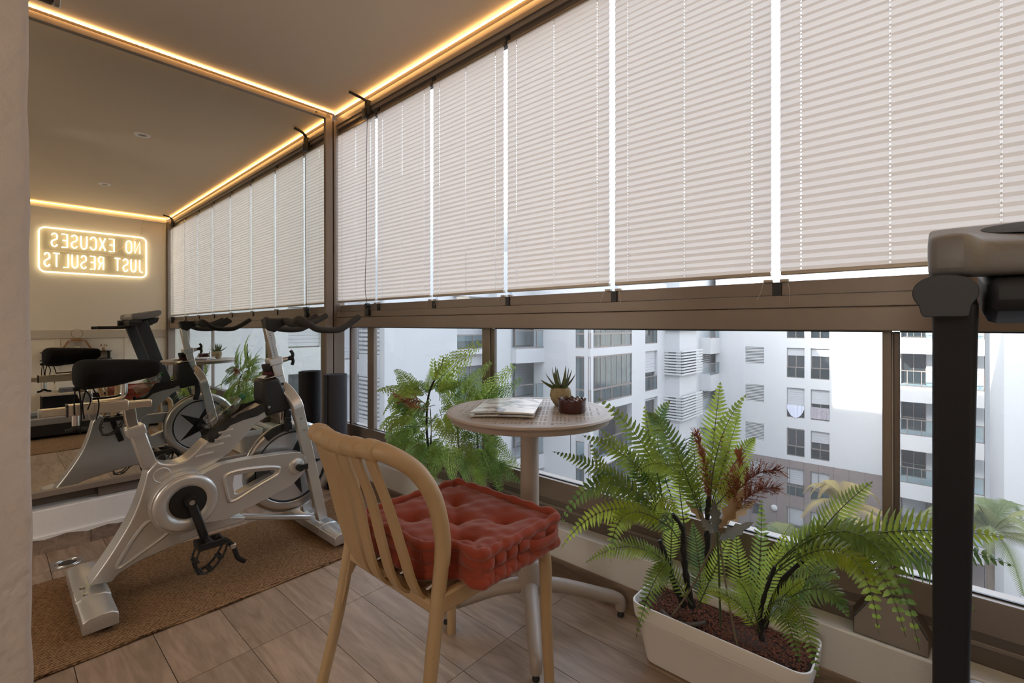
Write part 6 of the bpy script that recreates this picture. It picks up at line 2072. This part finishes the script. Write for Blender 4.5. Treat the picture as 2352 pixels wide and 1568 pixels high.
# louvred corner boxes projecting at the end
A4 = Bay(bA, 'Y', 12.4)
ex0, ex1 = onY(ua(1590), 745, 12.4).x, onY(ua(1735), 745, 12.4).x
r4 = A4.rect(ua(1735), va(250), ua(1890), va(450))
x4a, x4b = r4[0], r4[1]
MB().box(x4a, x4b-0.05, 12.45, 13.6, G, TOP).build('wall', FAC, bA, smooth=False)
for k in (-4,-3,-2,-1,0,1):
    z0, z1 = r4[2]+FH*k, r4[3]+FH*k
    if z0 < G: continue
    A4.louver((x4a-0.1, x4b+0.3, z0, z1), 9, d=-0.25, back=False)
    Bay(bA, 'X', x4a-0.25).louver((12.15, 13.4, z0, z1), 9, d=0.0, back=False)
    MB().box(x4a+0.25, x4b-0.3, 12.40, 12.46, z0+0.1, z1-0.1).build('window', DGLASS, bA, smooth=False)
    MB().box(x4a-0.02, x4a, 12.7, 13.2, z0+0.1, z1-0.1).build('window', DGLASS, bA, smooth=False)
# recessed last strip with small balconies
A5 = Bay(bA, 'Y', 14.2)
x0, x1 = onY(ua(1890), 745, 14.2).x - 1.0, onY(ua(2045), 745, 14.2).x + 0.4
r5 = A5.rect(ua(1925), va(225), ua(2000), va(360))
h5 = floors((r5[0], r5[1], r5[2], r5[3]))
A5.wall(x0, x1, G, TOP, h5, FAC)
bl = A5.rect(ua(1910), va(470), ua(2040), va(575))
for i, h in enumerate(h5):
    A5.louver(h, 8)
    zt = bl[3] + (h[2]-r5[2])
    if zt-1 > G:
        s5 = A5.box(bl[0], bl[1], -0.9, 0.0, bl[2]+(h[2]-r5[2]), zt, 'balcony', FAC)
        A5.railing(bl[0], bl[1], -0.85, zt, zt+0.95, s5, posts=3)
MB().box(22.6, 35.95, 16.3, 20.0, G, TOP).build('core_mass', FAC, bA, smooth=False)
MB().box(36, 42.9, 14.7, 26, G, TOP).build('rear_mass', FAC, bA, smooth=False)
MB().box(12, 35.9, 20.1, 26, G, TOP).build('rear_mass', FAC, bA, smooth=False)

# ---- C: wing opposite (seen only in the mirror), facing +Y
bC = thing('apartment_building', (14, -18, G), 'white apartment wing with dark barred windows seen through the glass in the mirror', 'building')
C2 = Bay(bC, 'y', -15.0)
hm = C2.rect(662, 860, 738, 945)
hm = (hm[0], hm[1], hm[2], hm[3])
h1 = C2.rect(655, 700, 716, 793)
hs = []
for k in (-3,-2,-1,0,1):
    hs.append((hm[0], hm[1], hm[2]+FH*k, hm[3]+FH*k))
    hs.append((hm[0]-5.5, hm[1]-5.2, hm[2]+FH*k, hm[3]+FH*k))
hs = [h for h in hs if h[2] > G]
C2.wall(2.2, 31.0, G, TOP, clip(hs, G, TOP), FAC)
for i, h in enumerate(hs):
    C2.window(h, 'dark', 0.0 if (i//2) % 2 else 0.97)
mb = MB()
for k in range(3):
    C2.box(hm[1]+1.5, hm[1]+6.5, -0.9, -0.8, 0.2+k*0.35+0.5, 0.32+k*0.35+0.5, '', None, mb=mb)
mb.build('balcony_rail', LOUV, bC, smooth=False)
MB().box(2.0, 31.1, -26, -15.1, TOP, TOP+0.3).build('roof', FAC, bC, smooth=False)

# ---- low court wall with mesh fence, palms, bushes
fw_ = thing('court_fence', (33, 5, G), 'long low white fence of perforated panels across the court', 'fence')
fx = 33.0
fa, fb = 7.9, pD + 6.3
MB().box(fx-0.15, fx+0.15, fb-6, fa+4, G, G+0.9).build('wall', FAC, fw_, smooth=False)
ny = 30
for k in range(ny):
    yy = fb-6 + (fa+10-fb)*k/ny
    wd = (fa+10-fb)/ny
    mb = MB()
    mb.box(fx-0.03, fx+0.03, yy, yy+0.06, G+0.9, G+2.1).box(fx-0.03, fx+0.03, yy, yy+wd, G+2.04, G+2.1).box(fx-0.03, fx+0.03, yy, yy+wd, G+0.95, G+1.0)
    for q in range(8):
        mb.box(fx-0.01, fx+0.01, yy, yy+wd, G+1.05+q*0.125, G+1.12+q*0.125)
    mb.build('panel', LOUV, fw_, smooth=False)
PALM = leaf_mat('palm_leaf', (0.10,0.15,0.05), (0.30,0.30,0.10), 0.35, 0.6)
PALMY = leaf_mat('yellow_palm_leaf', (0.30,0.20,0.08), (0.42,0.34,0.12), 0.35, 0.7)  # yellower leaf tones for one palm
TRUNK = mat('palm_trunk', (0.15,0.11,0.08), 0.9, bump=0.6, bscale=5)
def palm(u, v, X, label, mt, nf=16, R=2.6):
    c = onX(u, v, X)
    o = thing('palm_tree', (c.x, c.y, G), label, 'palm tree', 'palms in the court')
    MB().tube([V(c.x, c.y, G), V(c.x+0.1, c.y, (G+c.z)/2), c], [0.14, 0.12, 0.12], 10).build('trunk', TRUNK, o)
    for k in range(nf):
        a = 2*PI*k/nf + random.random()*0.3
        el = random.uniform(-0.2, 1.1)
        d = V(math.cos(a)*math.cos(el), math.sin(a)*math.cos(el), math.sin(el))
        p2 = c + V(d.x, d.y, 0)*R + V(0,0,d.z*R*0.6 - 0.9)
        p1 = c + d*R*0.6 + V(0,0,0.7)
        path = bez(c, p1, p2, 20)
        mb = MB()
        for i in range(2, 20):
            tg = (path[i+1]-path[i-1]).normalized() if i < 20 else d
            s = tg.cross(V(0,0,1)).normalized()
            for q in range(3):
                pp = path[i].lerp(path[min(20,i+1)], q/3)
                for sg in (-1, 1):
                    e = pp + (s*sg*0.7 + tg*0.5 + V(0,0,-0.25)).normalized()*0.75*(1.1-i/22)
                    w_ = tg*0.025
                    mb.add([pp-w_, pp+w_, e], [(0,1,2)])
        mb.tube(path[::2], 0.02, 5)
        place('frond', mb.rawmesh('frond', mt), o)
palm(1935, 1160, 31.0, 'yellowish palm in the court behind the fern', PALMY, 18, 2.6)
palm(2275, 1225, 25.5, 'green palm in the court beside the treadmill post', PALM, 18, 2.7)
palm(1800, 1235, 32.0, 'small palm by the white court fence', PALM, 12, 1.6)
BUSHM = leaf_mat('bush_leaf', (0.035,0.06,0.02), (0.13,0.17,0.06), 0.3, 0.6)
def bush(u, v, r, label):
    c = onZ(u, v, G)
    o = thing('bush', (c.x, c.y, G), label, 'bush', 'bushes in the court')
    mb = MB()
    rnd = random.Random(int(u))
    for i in range(900):
        t = rnd.random()*2*PI; ph = rnd.random()*PI/2
        rr_ = r*(0.6+0.4*rnd.random())
        p = c + V(math.cos(t)*math.cos(ph)*rr_, math.sin(t)*math.cos(ph)*rr_, math.sin(ph)*rr_*0.8)
        d = V(rnd.gauss(0,1), rnd.gauss(0,1), rnd.gauss(0,1)).normalized()*0.12
        s = d.cross(V(0.2,0.3,0.9)).normalized()*0.05
        mb.add([p-s, p+d, p+s, p-d], [(0,1,2,3)])
    place('foliage', mb.rawmesh('foliage', BUSHM), o)
    MB().cyl(c, c+V(0,0,r*0.5), 0.06, n=8).build('stem', TRUNK, o)
bush(2150, 1325, 0.9, 'round green bush by the court fence under the glazing bar')
bush(2230, 1362, 0.75, 'low green bush on the court paving beside the treadmill post')
bush(2325, 1397, 0.75, 'low green bush at the foot of the pale gable')
